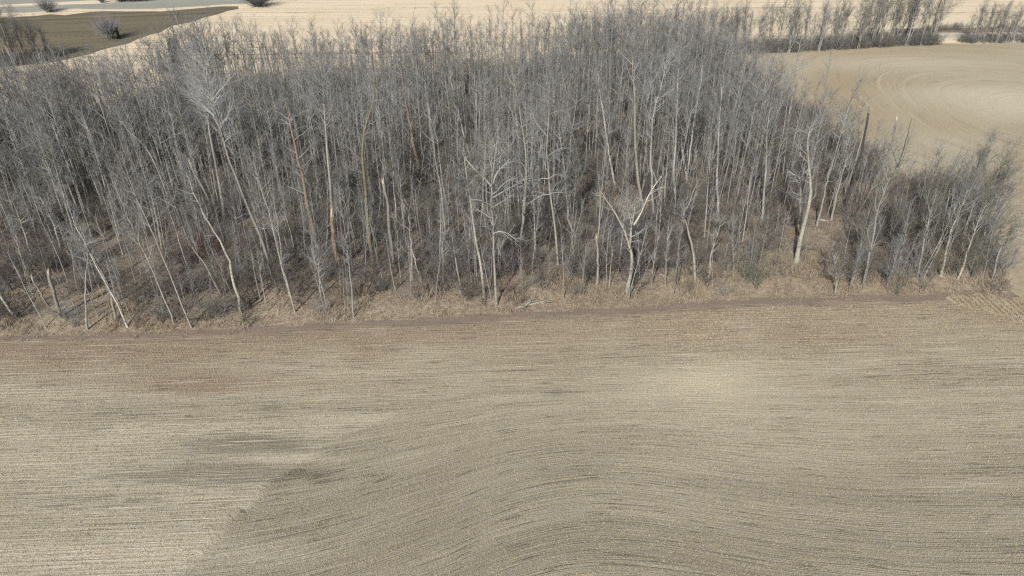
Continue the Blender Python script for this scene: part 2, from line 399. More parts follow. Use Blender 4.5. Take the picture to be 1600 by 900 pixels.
# bare dirt strip between the field and the wood
dx_ = np.arange(-62, FRONT[-1][0]+.3, .35); fy_ = wood_front(dx_)
dw_ = .15+0.8*vnoise(dx_*.35, dx_*0+3.3)*sstep(-45, -5, dx_)+.35*vnoise(dx_*2.1, dx_*0+8.1)
poly_sheet('dirt_strip', [(float(a), float(b-c)) for a, b, c in zip(dx_, fy_, dw_)] + [(x, y+0.9) for x, y in reversed(FRONT[1:])], 0.018, M['dirt'], 0, 0.02, 9, 13)

def wood_z(x, y):
    d = dist_front(x, y); b = polydist(x, y, RIGHT)
    m = sstep(0, 2.5, np.minimum(d, b))
    return 0.03 + m*(0.10 + 0.38*vnoise(x*.35, y*.35) + 0.16*vnoise(x*1.3+9, y*1.3))
def wood_attrs(x, y):
    d = dist_front(x, y); r = polydist(x, y, RIGHT)
    e = (1-sstep(1.5, 6.5, d + (vnoise(x*.25, y*.25)-.5)*5))
    e = np.maximum(e, 0.9*(1-sstep(1, 8, r)))
    e = np.maximum(e, np.clip(gauss_px(x, y, [(1270, 410, 60, 50, 1.0), (40, 475, 75, 28, .9), (1190, 400, 40, 50, .6), (740, 450, 120, 20, .4), (1300, 180, 70, 60, .8)]), 0, 1))
    z = np.zeros(len(x)); return dict(edge=e, u=z, v=z)
grid_sheet('wood_floor', -130, 60, 35, 145, 0.4, 0, wood_attrs, M['floor'], keep=lambda x, y: inpoly(x, y, WOOD), zf=wood_z)

# ------------------------------------------------------------------ tree generator
UP = np.array([0, 0, 1.0])
def interp_poly(Pp, t):                            # Pp (N,K,3), t (N,m) -> pos, dir
    N, K, _ = Pp.shape; f = np.clip(t, 0, .9999)*(K-1); i = f.astype(int); fr = (f-i)[..., None]
    n = np.arange(N)[:, None]
    a, b = Pp[n, i], Pp[n, i+1]; d = b-a; d /= np.linalg.norm(d, axis=-1, keepdims=True)+1e-9
    return a+(b-a)*fr, d
def grow(rng, Pp, Rp, m, t0, L, ang, up, K, rr, wig=0.12, t=None, tip=0.35):
    """m children on each parent polyline. L: lengths (N,m) or function of t."""
    N, Kp, _ = Pp.shape
    if t is None: t = t0 + (1-t0)*rng.random((N, m))
    pos, d = interp_poly(Pp, t)
    f = t*(Kp-1); rad = np.stack([np.interp(f[i], np.arange(Kp), Rp[i]) for i in range(N)]) if N < 400 else Rp[:, :1]*(1-t)+Rp[:, -1:]*t
    r = rng.normal(size=(N, m, 3)); r -= (r*d).sum(-1, keepdims=True)*d; r /= np.linalg.norm(r, axis=-1, keepdims=True)+1e-9
    a = R(1)*(ang + rng.normal(size=(N, m))*10)[..., None]
    dr = d*np.cos(a)+r*np.sin(a)
    Ln = L(t) if callable(L) else L*np.ones_like(t)
    Ln = Ln*(0.6+0.7*rng.random((N, m)))
    pts = [pos]; cur = pos
    for k in range(1, K):
        cur = cur + dr*(Ln/(K-1))[..., None]
        pts.append(cur)
        dr = dr + UP*up + rng.normal(size=dr.shape)*wig
        dr /= np.linalg.norm(dr, axis=-1, keepdims=True)+1e-9
    out = np.stack(pts, 2).reshape(N*m, K, 3)
    r0 = np.minimum(rad*0.75, rr*(0.7+0.6*rng.random((N, m)))).reshape(-1, 1)
    r0 = np.maximum(r0, 0.005)
    rad_o = r0*np.linspace(1, tip, K)[None]
    return out, rad_o
def resample(pts, K):
    pts = np.asarray(pts, float); seg = np.linalg.norm(np.diff(pts, axis=0), axis=1); s = np.r_[0, np.cumsum(seg)]
    # smooth (Catmull-Rom like) through dense linear interpolation
    t = np.linspace(0, s[-1], K*4); q = np.stack([np.interp(t, s, pts[:, i]) for i in range(3)], 1)
    for _ in range(3): q[1:-1] = (q[:-2]+2*q[1:-1]+q[2:])/4
    idx = np.linspace(0, len(q)-1, K).round().astype(int); return q[idx]
def trunk_line(rng, h, lean=0.03, wig=0.012, K=10, bend=None):
    z = np.linspace(0, h, K); d = rng.normal(size=2)*lean
    w = np.cumsum(rng.normal(size=(K, 2))*wig*h/3, 0); w[0] = 0
    x = z*d[0]+w[:, 0]; y = z*d[1]+w[:, 1]
    if bend is not None: x = x + bend[0]*(z/h)**2; y = y + bend[1]*(z/h)**2
    return np.stack([x, y, z], 1)
def crown_of(rng, tp, tr, h, spec):
    """Limbs, branches and twigs for a trunk line."""
    mb = MB(); Pp = tp[None]; Rp = tr[None]
    t0 = spec.get('t0', .4); n1, n2, n3 = spec['n']; Lm = spec.get('L', .16)*h; s = spec.get('thick', 1.0)
    def L1(t): 
        q = np.clip((t-t0)/(1-t0), 0, 1); return Lm*(0.45+0.6*np.sin(np.pi*np.clip(q*0.72+0.1, 0, 1)))
    t = t0+(1-t0)*np.sort(rng.random((1, n1)))**spec.get('pw', .8)
    a, ra = grow(rng, Pp, Rp, n1, t0, L1, spec.get('ang', 48), spec.get('up', .10), 5, spec.get('r1', .026)*s, spec.get('wig', .12), t=t)
    mb.tubes(a, ra, 4, 0)
    b, rb = grow(rng, a, ra, n2, .25, Lm*.52, 34, spec.get('up2', .09), 4, .012*s, .11)
    mb.tubes(b, rb, 3, 1 if spec.get('fine', True) else 0)
    if n3:
        k3 = spec.get('k3', 3)
        c, rc = grow(rng, b, rb, n3, .2, Lm*.28, 30, .08, k3, .0078*s, .12, tip=.5)
        mb.tubes(c, rc, 3, 1)
        a2, ra2 = grow(rng, a, ra, n3+1, .15, Lm*.26, 45, .06, 2, .009*s, .1, tip=.5)
        mb.tubes(a2, ra2, 3, 1)
    if spec.get('low'):                            # dead sprigs on the lower bole
        t = rng.uniform(.08, t0, (1, spec['low']))
        c, rc = grow(rng, Pp, Rp, spec['low'], 0, lambda q: .07*h*np.ones_like(q), 65, .0, 3, .012*s, .2, t=t)
        mb.tubes(c, rc, 3, 1)
        d, rd = grow(rng, c, rc, 3, .3, .03*h, 40, .02, 2, .008*s); mb.tubes(d, rd, 3, 1)
    return mb
def trunk_radii(r0, K, tip=.12):
    z = np.linspace(0, 1, K); r = r0*(tip+(1-tip)*(1-z)**.85); r[0] *= 1.25; return r
ASPEN = dict(t0=.42, n=(20, 5, 3), L=.115, ang=38, up=.12, low=8, wig=.08)
SPECS = {'aspen': ASPEN,
         'tall': dict(t0=.5, n=(20, 5, 3), L=.105, ang=42, up=.14, low=6),
         'wide': dict(t0=.35, n=(24, 6, 4), L=.16, ang=55, up=.10, r1=.035),
         'brush': dict(t0=.15, n=(26, 6, 4), L=.24, ang=42, up=.12),
         'dead': dict(t0=.4, n=(16, 5, 4), L=.14, ang=56, up=.05, r1=.030, wig=.2, fine=False, thick=1.1),
         'silver': dict(t0=.68, n=(28, 7, 5), L=.13, ang=48, up=.10, r1=.030, wig=.16, fine=False, thick=1.25),
         'puff': dict(t0=.33, n=(15, 5, 2), L=.17, ang=44, up=.11, wig=.10, k3=2, thick=1.15),
         'sparse': dict(t0=.5, n=(9, 4, 2), L=.13, ang=50, up=.08, wig=.2, thick=1.1),
         'far': dict(t0=.40, n=(13, 4, 3), L=.125, ang=37, up=.13, wig=.07, k3=2, thick=1.2),
         'bare': dict(t0=.5, n=(7, 2, 0), L=.09, ang=65, up=.0, wig=.2, thick=.7),
         'edge': dict(t0=.28, n=(22, 5, 3), L=.15, ang=32, up=.16)}
CROWN_MATS = {'grey': ['limb', 'twig'], 'green': ['limb', 'green_twig'], 'brown': ['limb', 'brown_twig'], 'white': ['white_limb', 'pale_twig'], 'silver': ['white_limb', 'pale_twig']}

ALL = []          # every individual tree: (object, x, y, h, phrase, landmark or None)

# ------------------------------------------------------------------ hero trees: trunks read from the photograph
# pts: base pixel first, then up the trunk; w: trunk width in photo pixels at the base; ext: metres the leader continues
HERO = [
 # px polyline, w, bark, crown spec, crown colour, ext, label, short
 ([(27,499),(12,480),(-2,460),(-16,436),(-34,400)],4.5,'white_bark','sparse','grey',3,'white birch leaning out of the picture at the wood\'s lower left corner','the leaning birch at the lower left corner'),
 ([(79,486),(64,460),(50,434)],3.2,'dead_wood',None,None,0,'thin brown broken pole leaning left in the grass at the lower left','the thin brown pole'),
 ([(98,503),(90,478),(83,452),(76,427)],6,'dead_wood',None,None,0,'thick grey stub with a pale snapped top in the lower left grass','the thick grey stub'),
 ([(137,516),(134,480),(133,450),(135,425),(138,398)],4,'grey_bark','sparse','grey',1.5,'short upright grey forked aspen at the field edge, right of the thick stub','the short upright forked aspen'),
 ([(182,505),(172,452),(150,408),(130,380),(108,364)],5.5,'grey_bark','dead','grey',.5,'bowed dark and white birch arching left over the lower left thicket','the bowed birch'),
 ([(200,513),(182,470),(160,432),(138,390),(118,350)],3.6,'white_bark','aspen','grey',3,'slim white stem at the field edge beside the bowed birch','the slim white stem by the bowed birch'),
 ([(55,420),(48,395),(38,365),(32,345),(22,320)],4,'white_bark','dead','grey',1,'crooked white birch above the left clearing with a kinked trunk','the kinked birch above the left clearing'),
 ([(272,508),(262,480),(241,430),(224,392),(205,350),(185,305)],3,'white_bark','aspen','grey',2,'straight thin pale aspen left of the twin stems at the field edge','the thin pale aspen'),
 ([(300,513),(280,465),(262,420),(242,372),(220,325),(200,285)],3.2,'white_bark','aspen','grey',2,'long thin white aspen leaning left, its foot on the field edge','the long thin leaning aspen'),
 ([(377,492),(371,455),(361,430),(364,413),(350,390),(343,375),(322,342),(305,310)],6,'white_bark','sparse','grey',2,'bright white birch with an S-bent trunk standing at the grass edge','the bright S-bent birch'),
 ([(347,467),(322,415),(300,388),(285,350),(268,310)],4,'dead_wood','sparse','grey',2,'dull brown leaning aspen just left of the bright S-bent birch','the dull brown leaning aspen'),
 ([(431,449),(421,412),(405,365),(387,322),(371,285),(356,245),(345,205),(332,165),(322,125)],6.5,'dead_wood','silver','silver',1.0,'big old poplar with a wide silvery crown and patchy grey bole','the big silver-crowned poplar'),
 ([(352,345),(343,290),(332,228),(322,178),(316,140)],7,'dead_wood','silver','silver',1.2,'second silvery dead poplar crowded behind the big silver-crowned one','the second silvery poplar'),
 ([(500,404),(492,370),(481,320),(471,272),(461,228),(455,205)],9,'orange_bark','dead','grey',2.5,'thick orange-barked poplar with a torn forked top','the thick orange-barked poplar'),
 ([(534,430),(526,398),(520,360),(519,338)],9,'orange_bark',None,None,0,'stout tan snapped stub at the front of the wood, right of the orange poplar','the stout tan stub'),
 ([(526,405),(520,330),(514,270),(509,215),(506,165),(504,120)],6.5,'dead_wood','silver','silver',1.0,'tall dead poplar with white forked limbs behind the stout tan stub','the white-forked dead poplar'),
 ([(583,413),(577,370),(572,312),(568,262),(565,232),(572,195),(583,160)],8,'mossy_bark','dead','grey',2,'mossy olive-barked poplar standing straight on the grassy bank','the mossy poplar'),
 ([(616,421),(610,372),(606,322),(599,286)],6,'dead_wood',None,None,0,'grey branchless stub with a snapped tip right of the mossy poplar','the grey branchless stub'),
 ([(645,442),(642,392),(640,336)],6,'dead_wood','sparse','grey',0.5,'broken grey trunk with a dead limb hanging from its top','the broken trunk with the hanging limb'),
 ([(659,446),(652,418),(643,390)],3,'white_bark',None,None,0,'short white broken pole leaning against the brush pile','the short white leaning pole'),
 ([(697,396),(695,350),(690,300),(681,255),(677,226),(672,190)],4.2,'white_bark','aspen','grey',2,'slender white birch with a slight bend, its foot in brown brush','the slender bent birch'),
 ([(720,463),(716,428),(710,396)],4,'white_bark','sparse','grey',2,'small white stem in the bank grass, left of the paired white trunks','the small white stem in the bank grass'),
 ([(757,470),(752,422),(745,382),(738,340),(733,306),(728,270)],5.5,'white_bark','aspen','grey',2.5,'left trunk of the paired white birches at the centre of the bank','the paired white birches'),
 ([(776,480),(773,425),(769,350),(768,292),(769,245)],5,'dead_wood','dead','white',1.5,'dead grey tree with wide whitish antler limbs at the bank\'s centre','the antler-limbed dead tree'),
 ([(872,418),(867,350),(860,305),(856,257),(854,232),(857,187),(858,160)],4.6,'white_bark','dead','grey',1.5,'crooked white birch with level side limbs right of the antler-limbed tree','the level-limbed crooked birch'),
 ([(904,380),(888,350),(885,300),(880,250),(875,215)],4,'grey_bark','aspen','grey',3,'grey-white aspen just right of the level-limbed crooked birch','the grey-white aspen'),
 ([(925,405),(935,372),(938,335),(937,300),(934,272)],4.2,'white_bark','sparse','grey',1,'short white birch whose bole kinks left at its foot','the short kinked birch'),
 ([(980,461),(983,435),(988,412),(984,385),(986,358),(990,336)],8,'white_bark','dead','grey',1.0,'thick white forked birch at the field edge, brightest in the right half','the thick forked birch'),
 ([(1006,330),(998,295),(993,240),(993,190),(992,140),(988,100)],6.5,'white_bark','tall','grey',2,'tall straight white birch rising behind the thick forked birch','the tall straight birch'),
 ([(1022,345),(1019,300),(1017,250),(1018,215),(1022,168),(1032,140)],5,'grey_bark','tall','grey',3,'tall pale aspen close beside the tall straight white birch','the tall pale aspen'),
 ([(1057,330),(1052,268),(1056,225),(1058,170),(1058,130)],5.5,'grey_bark','tall','grey',3,'left stem of a tall pale group right of centre','the left stem of the tall group'),
 ([(1074,292),(1069,252),(1062,202),(1059,160)],6,'grey_bark','tall','grey',3,'leaning middle stem of the tall pale group','the leaning stem of the tall group'),
 ([(1072,290),(1080,225),(1086,180),(1094,135)],4,'grey_bark','tall','grey',3,'thin right stem of the tall pale group, leaning right','the thin stem of the tall group'),
 ([(1085,447),(1086,415),(1080,380),(1072,350),(1068,332),(1078,320),(1077,306),(1086,296)],5.5,'white_bark','sparse','grey',1,'white birch with a hooked top near the field edge','the hook-topped birch'),
 ([(1106,441),(1110,412),(1113,390),(1121,368)],4.5,'white_bark','dead','grey',1.5,'small forked white birch right of the hook-topped one','the small forked birch'),
 ([(1122,355),(1121,300),(1121,250),(1124,200),(1127,150)],5,'grey_bark','tall','grey',2,'straight grey aspen with a dark foot behind the hook-topped birch','the straight dark-footed aspen'),
 ([(933,452),(935,415),(932,372)],4.5,'dead_wood',None,None,0,'upright grey stub left of the thick forked birch, beside its shadow','the upright grey stub'),
 ([(1243,416),(1250,375),(1264,315),(1269,292),(1263,260),(1262,228)],9,'white_bark','dead','white',1.5,'large whitish dead poplar at the grassy clearing','the large dead poplar at the clearing'),
 ([(1252,385),(1250,330),(1252,285),(1250,250)],6,'dead_wood','dead','white',1.2,'second dead poplar pressed against the left of the large one','the second dead poplar at the clearing'),
 ([(1275,360),(1284,320),(1291,288)],4,'dead_wood','sparse','grey',3,'pale leaning trunk just right of the large dead poplar','the pale trunk by the clearing'),
 ([(1298,350),(1306,310),(1316,275)],4.5,'dead_wood','aspen','grey',3,'slanting grey trunk over the white fallen log','the slanting trunk by the log'),
 ([(1348,450),(1358,400),(1366,362),(1371,325),(1388,280)],4.5,'grey_bark','edge','green',2,'greenish-white aspen at the left of the right-hand thicket','the greenish-white aspen'),
 ([(1431,440),(1440,400),(1443,378),(1452,340)],4,'grey_bark','edge','green',2,'pale stem in the middle of the right-hand thicket','the pale thicket stem'),
 ([(1468,438),(1477,395),(1489,352),(1500,328)],5,'white_bark','edge','green',2,'white leaning birch in the right-hand thicket','the white leaning thicket birch'),
 ([(1494,441),(1504,420),(1512,392),(1528,350)],4,'white_bark','edge','green',2,'slim white birch at the right end of the thicket','the slim birch at the thicket\'s end'),
 ([(1549,440),(1556,410),(1566,380)],3.5,'grey_bark','sparse','green',1.5,'last small crooked tree before the wood\'s right corner','the last tree at the right corner'),
 ([(1318,330),(1335,280),(1347,230),(1354,195),(1357,176)],4.5,'black_bark',None,None,0,'blackened snag with a splintered top by the right edge of the wood','the blackened snag'),
 ([(1325,290),(1345,225),(1362,155),(1372,120),(1379,90)],3.4,'dead_wood','bare','brown',0.3,'tall thin bleached spire standing out against the tan field','the tall bleached spire'),
 ([(1378,270),(1393,225),(1401,187)],3.6,'dead_wood',None,None,0,'slim grey pole with a white tip right of the blackened snag','the slim white-tipped pole'),
 ([(1402,262),(1412,232),(1424,188)],3.0,'black_bark','bare','brown',0.3,'thin dark knobbly snag against the tan field, right of the others','the thin knobbly snag'),
 ([(1328,300),(1337,275),(1344,246)],5,'dead_wood',None,None,0,'stubby trunk with a bright pale broken top under the blackened snag','the bright-topped stub'),
 ([(1228,215),(1238,150),(1244,105),(1250,70)],5,'dead_wood','dead','white',1,'bleached dead tree with bare antlers at the wood\'s far right corner','the bleached tree at the far right corner'),
 ([(1275,215),(1282,170),(1290,130),(1296,98)],4.5,'dead_wood','sparse','white',1,'narrow bleached dead tree beside the far right corner','the narrow bleached tree'),
 ([(1340,225),(1342,195),(1345,168)],4,'dead_wood',None,None,0,'pale capped pole left of the tall bleached spire','the pale capped pole'),
 ([(1190,350),(1194,300),(1197,250),(1199,205)],5,'grey_bark','tall','grey',3,'grey aspen between the dark-footed aspen and the dead poplars','the lone grey aspen'),
 ([(657,275),(648,235),(640,190),(632,150),(628,118)],7,'orange_bark','dead','grey',1.5,'orange-brown barked poplar deep in the middle of the wood','the deep orange-brown poplar'),
 ([(680,250),(674,205),(668,160),(664,125)],5.5,'grey_bark','dead','grey',1.5,'pale ragged poplar just right of the deep orange-brown one','the pale ragged poplar'),
 ([(738,258),(728,225),(716,172),(707,138)],4.2,'white_bark','aspen','grey',2,'white slanting birch in the deep middle of the wood','the slanting deep birch'),
 ([(700,330),(692,290),(686,240),(683,215),(672,185)],4,'white_bark','aspen','grey',2,'white birch behind the slender bent one','the birch behind the bent one'),
 ([(335,345),(325,310),(312,285),(300,264),(297,255)],4.5,'grey_bark',None,None,0,'slim trunk snapped to a bright white point left of the silver poplars','the white-pointed trunk'),
 ([(186,215),(172,165),(163,135),(152,95)],4.5,'white_bark','dead','white',1,'white forked birch standing out at the wood\'s far left back','the white birch at the far left back'),
 ([(45,270),(36,230),(32,195),(30,160)],3.8,'white_bark','sparse','grey',1.5,'lone straight white stem near the left edge of the picture','the lone white stem at the left'),
 ([(270,330),(255,285),(240,250),(225,225),(200,205)],4.5,'white_bark','aspen','grey',2,'white leaning birch in the middle of the left half','the white birch mid left'),
 ([(165,330),(150,290),(138,262),(130,240)],4,'white_bark','dead','grey',1.5,'pale crooked birch above the bowed birch','the pale crooked birch'),
 ([(105,410),(96,390),(85,350),(70,322)],4.5,'white_bark','dead','grey',1.5,'white-patched arching birch left of the bowed birch','the white-patched arching birch'),
 ([(255,395),(247,350),(235,300),(224,265)],4,'white_bark','aspen','grey',2,'pale birch behind the long thin leaning aspen','the pale birch behind the thin aspen'),
 ([(455,470),(440,415),(432,380),(425,345),(410,300)],4,'grey_bark','aspen','grey',3,'multi-stemmed pale aspen at the field edge right of the S-bent birch','the multi-stemmed pale aspen'),
 ([(462,492),(452,455),(442,415),(437,370)],3.5,'white_bark','aspen','grey',3,'white thin stem of the pale clump at the field edge','the white thin clump stem'),
 ([(810,400),(815,360),(822,300),(824,250),(815,190),(803,130)],5,'white_bark','tall','grey',2,'tall pale birch just right of the antler-limbed dead tree','the tall pale birch'),
 ([(962,300),(955,260),(948,215),(943,175),(935,130)],4.8,'white_bark','tall','grey',2,'long pale birch leaning left, left of the tall straight birch','the long pale leaning birch'),
 ([(910,280),(900,230),(890,190),(885,150),(878,115)],4.8,'white_bark','tall','grey',2,'white birch high in the middle of the wood','the high white birch'),
 ([(1305,460),(1308,430),(1300,395)],3,'grey_bark','brush','brown',1,'low twiggy sapling at the front of the grassy clearing','the low twiggy sapling'),
 ([(503,470),(498,430),(497,395)],3,'grey_bark','brush','grey',2,'grey sapling at the bank below the stout tan stub','the grey bank sapling'),
 ([(553,497),(550,455),(546,410),(540,370)],3,'grey_bark','aspen','grey',3,'thin bare sapling at the field edge below the mossy poplar','the thin edge sapling'),
]
hero_xy = []
rngH = np.random.default_rng(11)
TREE_GROUP = 'bare trees of the wood'
for i, (pts, w, bk, spec, cc, ext, label, short) in enumerate(HERO):
    bx, by = gp(*pts[0]); d = proj(bx, by)[2]; r0 = w*.84*d/FPX/2
    K = 12
    P3 = [np.array([bx, by, 0.0])]
    dep = 0.0
    for q in pts[1:]:
        dep += rngH.normal()*0.12; P3.append(np.array(atY(q[0], q[1], by+dep)))
    z0 = float(wood_z(np.array([bx]), np.array([by]))[0])
    if ext:
        dd = P3[-1]-P3[-2]; dd /= np.linalg.norm(dd)+1e-9; dd = dd*.5+UP*.5; dd /= np.linalg.norm(dd)
        P3 += [P3[-1]+dd*ext*.5, P3[-1]+dd*ext*.5+(dd*.5+UP*.5)*ext*.5]
    P3 = np.array(P3)-np.array([bx, by, 0])
    P3[0, 2] = -0.15 + z0
    tp = resample(P3, K + (4 if len(pts) > 6 else 0)); tp[0] = P3[0]; K = len(tp)
    tp[1:-1] += rngH.normal(size=(K-2, 3))*[.03, .03, 0]
    h = tp[-1, 2]
    root = empty('tree' if spec else 'broken_trunk', (bx, by, 0))
    if spec:
        tr = trunk_radii(r0, K); tb = MB(); tb.tubes(tp, tr, 8, 0)
        tb.build('trunk', [M[bk]], root)
        sp = dict(SPECS[spec]); hh = h
        cb = crown_of(rngH, tp, tr, hh, sp)
        if i == 23:                                # antler limbs
            pass
        cb.build('crown', [M[k] for k in CROWN_MATS[cc]], root)
        if short in ('the thick forked birch',):   # two big side limbs read from the photo
            lb = MB()
            for lim, rr in (([(984,388),(978,365),(970,350),(960,330),(949,316),(940,300)], .10), ([(990,352),(1001,335),(1010,312),(1022,290),(1034,276)], .085), ([(987,352),(983,335),(980,318)], .06)):
                L3 = np.array([atY(q[0], q[1], by+.25*j) for j, q in enumerate(lim)])-np.array([bx, by, 0])
                L3 = resample(L3, 8); rad = np.linspace(rr, rr*.3, 8); lb.tubes(L3, rad, 6, 0)
                s2, r2 = grow(rngH, L3[None], rad[None], 7, .3, 1.3, 45, .08, 4, .03, .2); lb.tubes(s2, r2, 4, 0)
                s3, r3 = grow(rngH, s2, r2, 4, .3, .6, 40, .08, 3, .014, .2); lb.tubes(s3, r3, 3, 0)
                lb.build('limb', [M['white_bark']], root); lb = MB()
        if short in ('the antler-limbed dead tree', 'the level-limbed crooked birch'):
            lb = MB()
            lims = [([(768,292),(755,275),(745,268),(733,255),(722,240)], .06), ([(769,290),(775,272),(783,262),(797,248)], .06), ([(768,310),(785,300),(803,290),(815,285)], .05), ([(768,325),(785,315),(800,305)], .04), ([(770,365),(785,360),(800,370),(812,378)], .05), ([(768,290),(772,255),(776,225)], .06)] if 'antler' in short else \
                   [([(862,305),(850,303),(838,310),(825,318)], .045), ([(861,302),(872,300),(885,303)], .045), ([(858,280),(846,278),(835,290)], .04), ([(857,280),(868,272),(882,276)], .04), ([(856,250),(845,245),(838,232)], .04)]
            for lim, rr in lims:
                L3 = np.array([atY(q[0], q[1], by+.3*j*rngH.choice([-1, 1])) for j, q in enumerate(lim)])-np.array([bx, by, 0])
                L3 = resample(L3, 7); rad = np.linspace(rr, rr*.35, 7); lb.tubes(L3, rad, 5, 0)
                s2, r2 = grow(rngH, L3[None], rad[None], 8, .2, 1.0, 45, .06, 4, .026, .2); lb.tubes(s2, r2, 3, 0)
                s3, r3 = grow(rngH, s2, r2, 4, .3, .5, 40, .06, 3, .013, .2); lb.tubes(s3, r3, 3, 0)
                lb.build('limb', [M['white_limb']], root); lb = MB()
        tag(root, label, 'tree', TREE_GROUP)
    else:
        tr = r0*np.linspace(1.1, .8, K); tb = MB(); tb.tubes(tp, tr, 8, 0, cap=True)
        s2, r2 = grow(rngH, tp[None], tr[None], 4, .3, .5, 65, .0, 3, .02, .2); tb.tubes(s2, r2, 4, 0)
        tb.build('trunk', [M[bk]], root)
        jb = MB(); top = tp[-1]; ax = tp[-1]-tp[-2]; ax /= np.linalg.norm(ax)   # splintered top
        for k in range(6):
            a = k*math.pi/3+rngH.random(); o = np.array([math.cos(a), math.sin(a), 0])*tr[-1]*.55
            e = top+o*(.9+.4*rngH.random())+ax*tr[-1]*rngH.uniform(1.5, 8)
            jb.tubes(np.stack([top+o*.9-ax*.06, (top+o+e)/2, e]), np.array([.55, .4, .06])*tr[-1], 4, 0)
        jb.build('broken_top', [M['broken_wood'] if 'black' not in bk else M['dead_wood']], root)
        tag(root, label, 'dead tree', 'broken trunks in the wood')
    hero_xy.append((bx, by, short))

# ------------------------------------------------------------------ prototypes and copies
protos = {}
def proto(kind, seed, h, bk, cc, r0):
    rng = np.random.default_rng(seed)
    tp = trunk_line(rng, h, .025, .010, 10); tp[0, 2] = -0.1; tr = trunk_radii(r0, 10)
    tb = MB(); tb.tubes(tp, tr, 6, 0)
    if kind == 'multi':                            # several stems from one foot
        cb = MB()
        for s in range(4):
            b = rng.normal(size=2)*.9; q = trunk_line(rng, h*rng.uniform(.7, .95), .05, .012, 9, b); q[0, 2] = -.1
            q[:, :2] += rng.normal(size=2)*.25; rr = trunk_radii(r0*rng.uniform(.5, .8), 9); tb.tubes(q, rr, 5, 0)
            cb.merge(crown_of(rng, q, rr, h, dict(SPECS['edge'], n=(15, 5, 3))).arrays())
        cb.merge(crown_of(rng, tp, tr, h, dict(SPECS['edge'], n=(16, 5, 3))).arrays())
    else:
        cb = crown_of(rng, tp, tr, h, SPECS[kind])
    return tb.mesh('trunk', [M[bk]]), cb.mesh('crown', [M[k] for k in CROWN_MATS[cc]]), h
PR = {
 'aspen': [proto('aspen', 100+i, 10, b, c, .075) for i, (b, c) in enumerate([('grey_bark', 'grey'), ('white_bark', 'grey'), ('grey_bark', 'green'), ('grey_bark', 'brown'), ('grey_bark', 'grey'), ('white_bark', 'green')])],
 'tall': [proto('tall', 120+i, 12, b, c, .10) for i, (b, c) in enumerate([('grey_bark', 'grey'), ('white_bark', 'grey')])],
 'wide': [proto('wide', 140+i, 9, b, c, .09) for i, (b, c) in enumerate([('grey_bark', 'grey'), ('grey_bark', 'brown')])],
 'brush': [proto('brush', 160+i, 5, b, c, .04) for i, (b, c) in enumerate([('grey_bark', 'grey'), ('grey_bark', 'brown'), ('grey_bark', 'green')])],
 'multi': [proto('multi', 180+i, 8, b, c, .07) for i, (b, c) in enumerate([('grey_bark', 'green'), ('grey_bark', 'grey'), ('grey_bark', 'green')])],
}
LOOK = {('aspen', 0): 'slim grey aspen', ('aspen', 1): 'slim white aspen', ('aspen', 2): 'olive-twigged aspen', ('aspen', 3): 'brown-twigged aspen', ('aspen', 4): 'straight grey aspen', ('aspen', 5): 'pale olive-twigged aspen',
        ('tall', 0): 'tall grey aspen', ('tall', 1): 'tall white birch', ('wide', 0): 'spreading grey poplar', ('wide', 1): 'spreading brown poplar',
        ('brush', 0): 'small grey sapling', ('brush', 1): 'small brown sapling', ('brush', 2): 'small olive sapling',
        ('multi', 0): 'olive many-stemmed tree', ('multi', 1): 'grey many-stemmed tree', ('multi', 2): 'bushy olive many-stemmed tree'}
def place_tree(kind, idx, x, y, h, rz, z0=0.0, lean=(0, 0), name='tree', wide=1.0):
    tm, cm, ph = PR[kind][idx]; s = h/ph
    root = empty(name, (x, y, z0), rz); root.scale = (s*wide, s*wide, s); root.rotation_euler = (lean[0], lean[1], rz)
    link('trunk', tm, root); link('crown', cm, root)
    return root

# ------------------------------------------------------------------ scatter in the wood
rngS = np.random.default_rng(5)
def wood_points():
    xs, ys = [], []; cell = {}
    pts = []
    N = 90000
    X = rngS.uniform(-112, 58, N); Y = rngS.uniform(38, 136, N)
    ok = inpoly(X, Y, WOOD); X, Y = X[ok], Y[ok]
    px, py, d = vproj(X, Y); D = dist_front(X, Y); Rr = polydist(X, Y, RIGHT)
    gap = np.clip(gauss_px(X, Y, [(1265, 400, 65, 60, 1.5), (45, 470, 80, 30, 1.1), (1330, 225, 60, 30, .4), (1230, 170, 55, 40, .8), (1450, 300, 60, 25, .5)]), 0, 1)
    sp = 2.35 - 1.15*sstep(6, 24, D) + 0.8*(vnoise(X*.16, Y*.16)-.5) + 1.6*gap - 0.15*sstep(70, 95, Y) - 0.1*sstep(500, 150, px)
    keep = (px > -260) & (px < 1700) & (D > 0.7) & (rngS.random(len(X)) > gap*.8)
    for x, y, s in zip(X[keep], Y[keep], sp[keep]):
        c = (int(x//1.5), int(y//1.5)); good = True
        for i in (-2, -1, 0, 1, 2):
            for j in (-2, -1, 0, 1, 2):
                for (a, b) in cell.get((c[0]+i, c[1]+j), ()):
                    if (a-x)**2+(b-y)**2 < s*s: good = False; break
                if not good: break
            if not good: break
        if good:
            cell.setdefault(c, []).append((x, y)); pts.append((x, y))
    return np.array(pts)
WP = wood_points()
hx = np.array([[a, b] for a, b, _ in hero_xy])
dmin = np.min(np.hypot(WP[:, None, 0]-hx[None, :, 0], WP[:, None, 1]-hx[None, :, 1]), 1)
WP = WP[dmin > 0.9]
hp = np.array([proj(a, b) for a, b, _ in hero_xy]); wp = np.stack(vproj(WP[:, 0], WP[:, 1]), 1)
hide = ((np.abs(wp[:, None, 0]-hp[None, :, 0]) < 17) & (wp[:, None, 2] < hp[None, :, 2]) & (wp[:, None, 2] > hp[None, :, 2]-13)).any(1)
WP = WP[~hide | (rngS.random(len(WP)) < .12)]
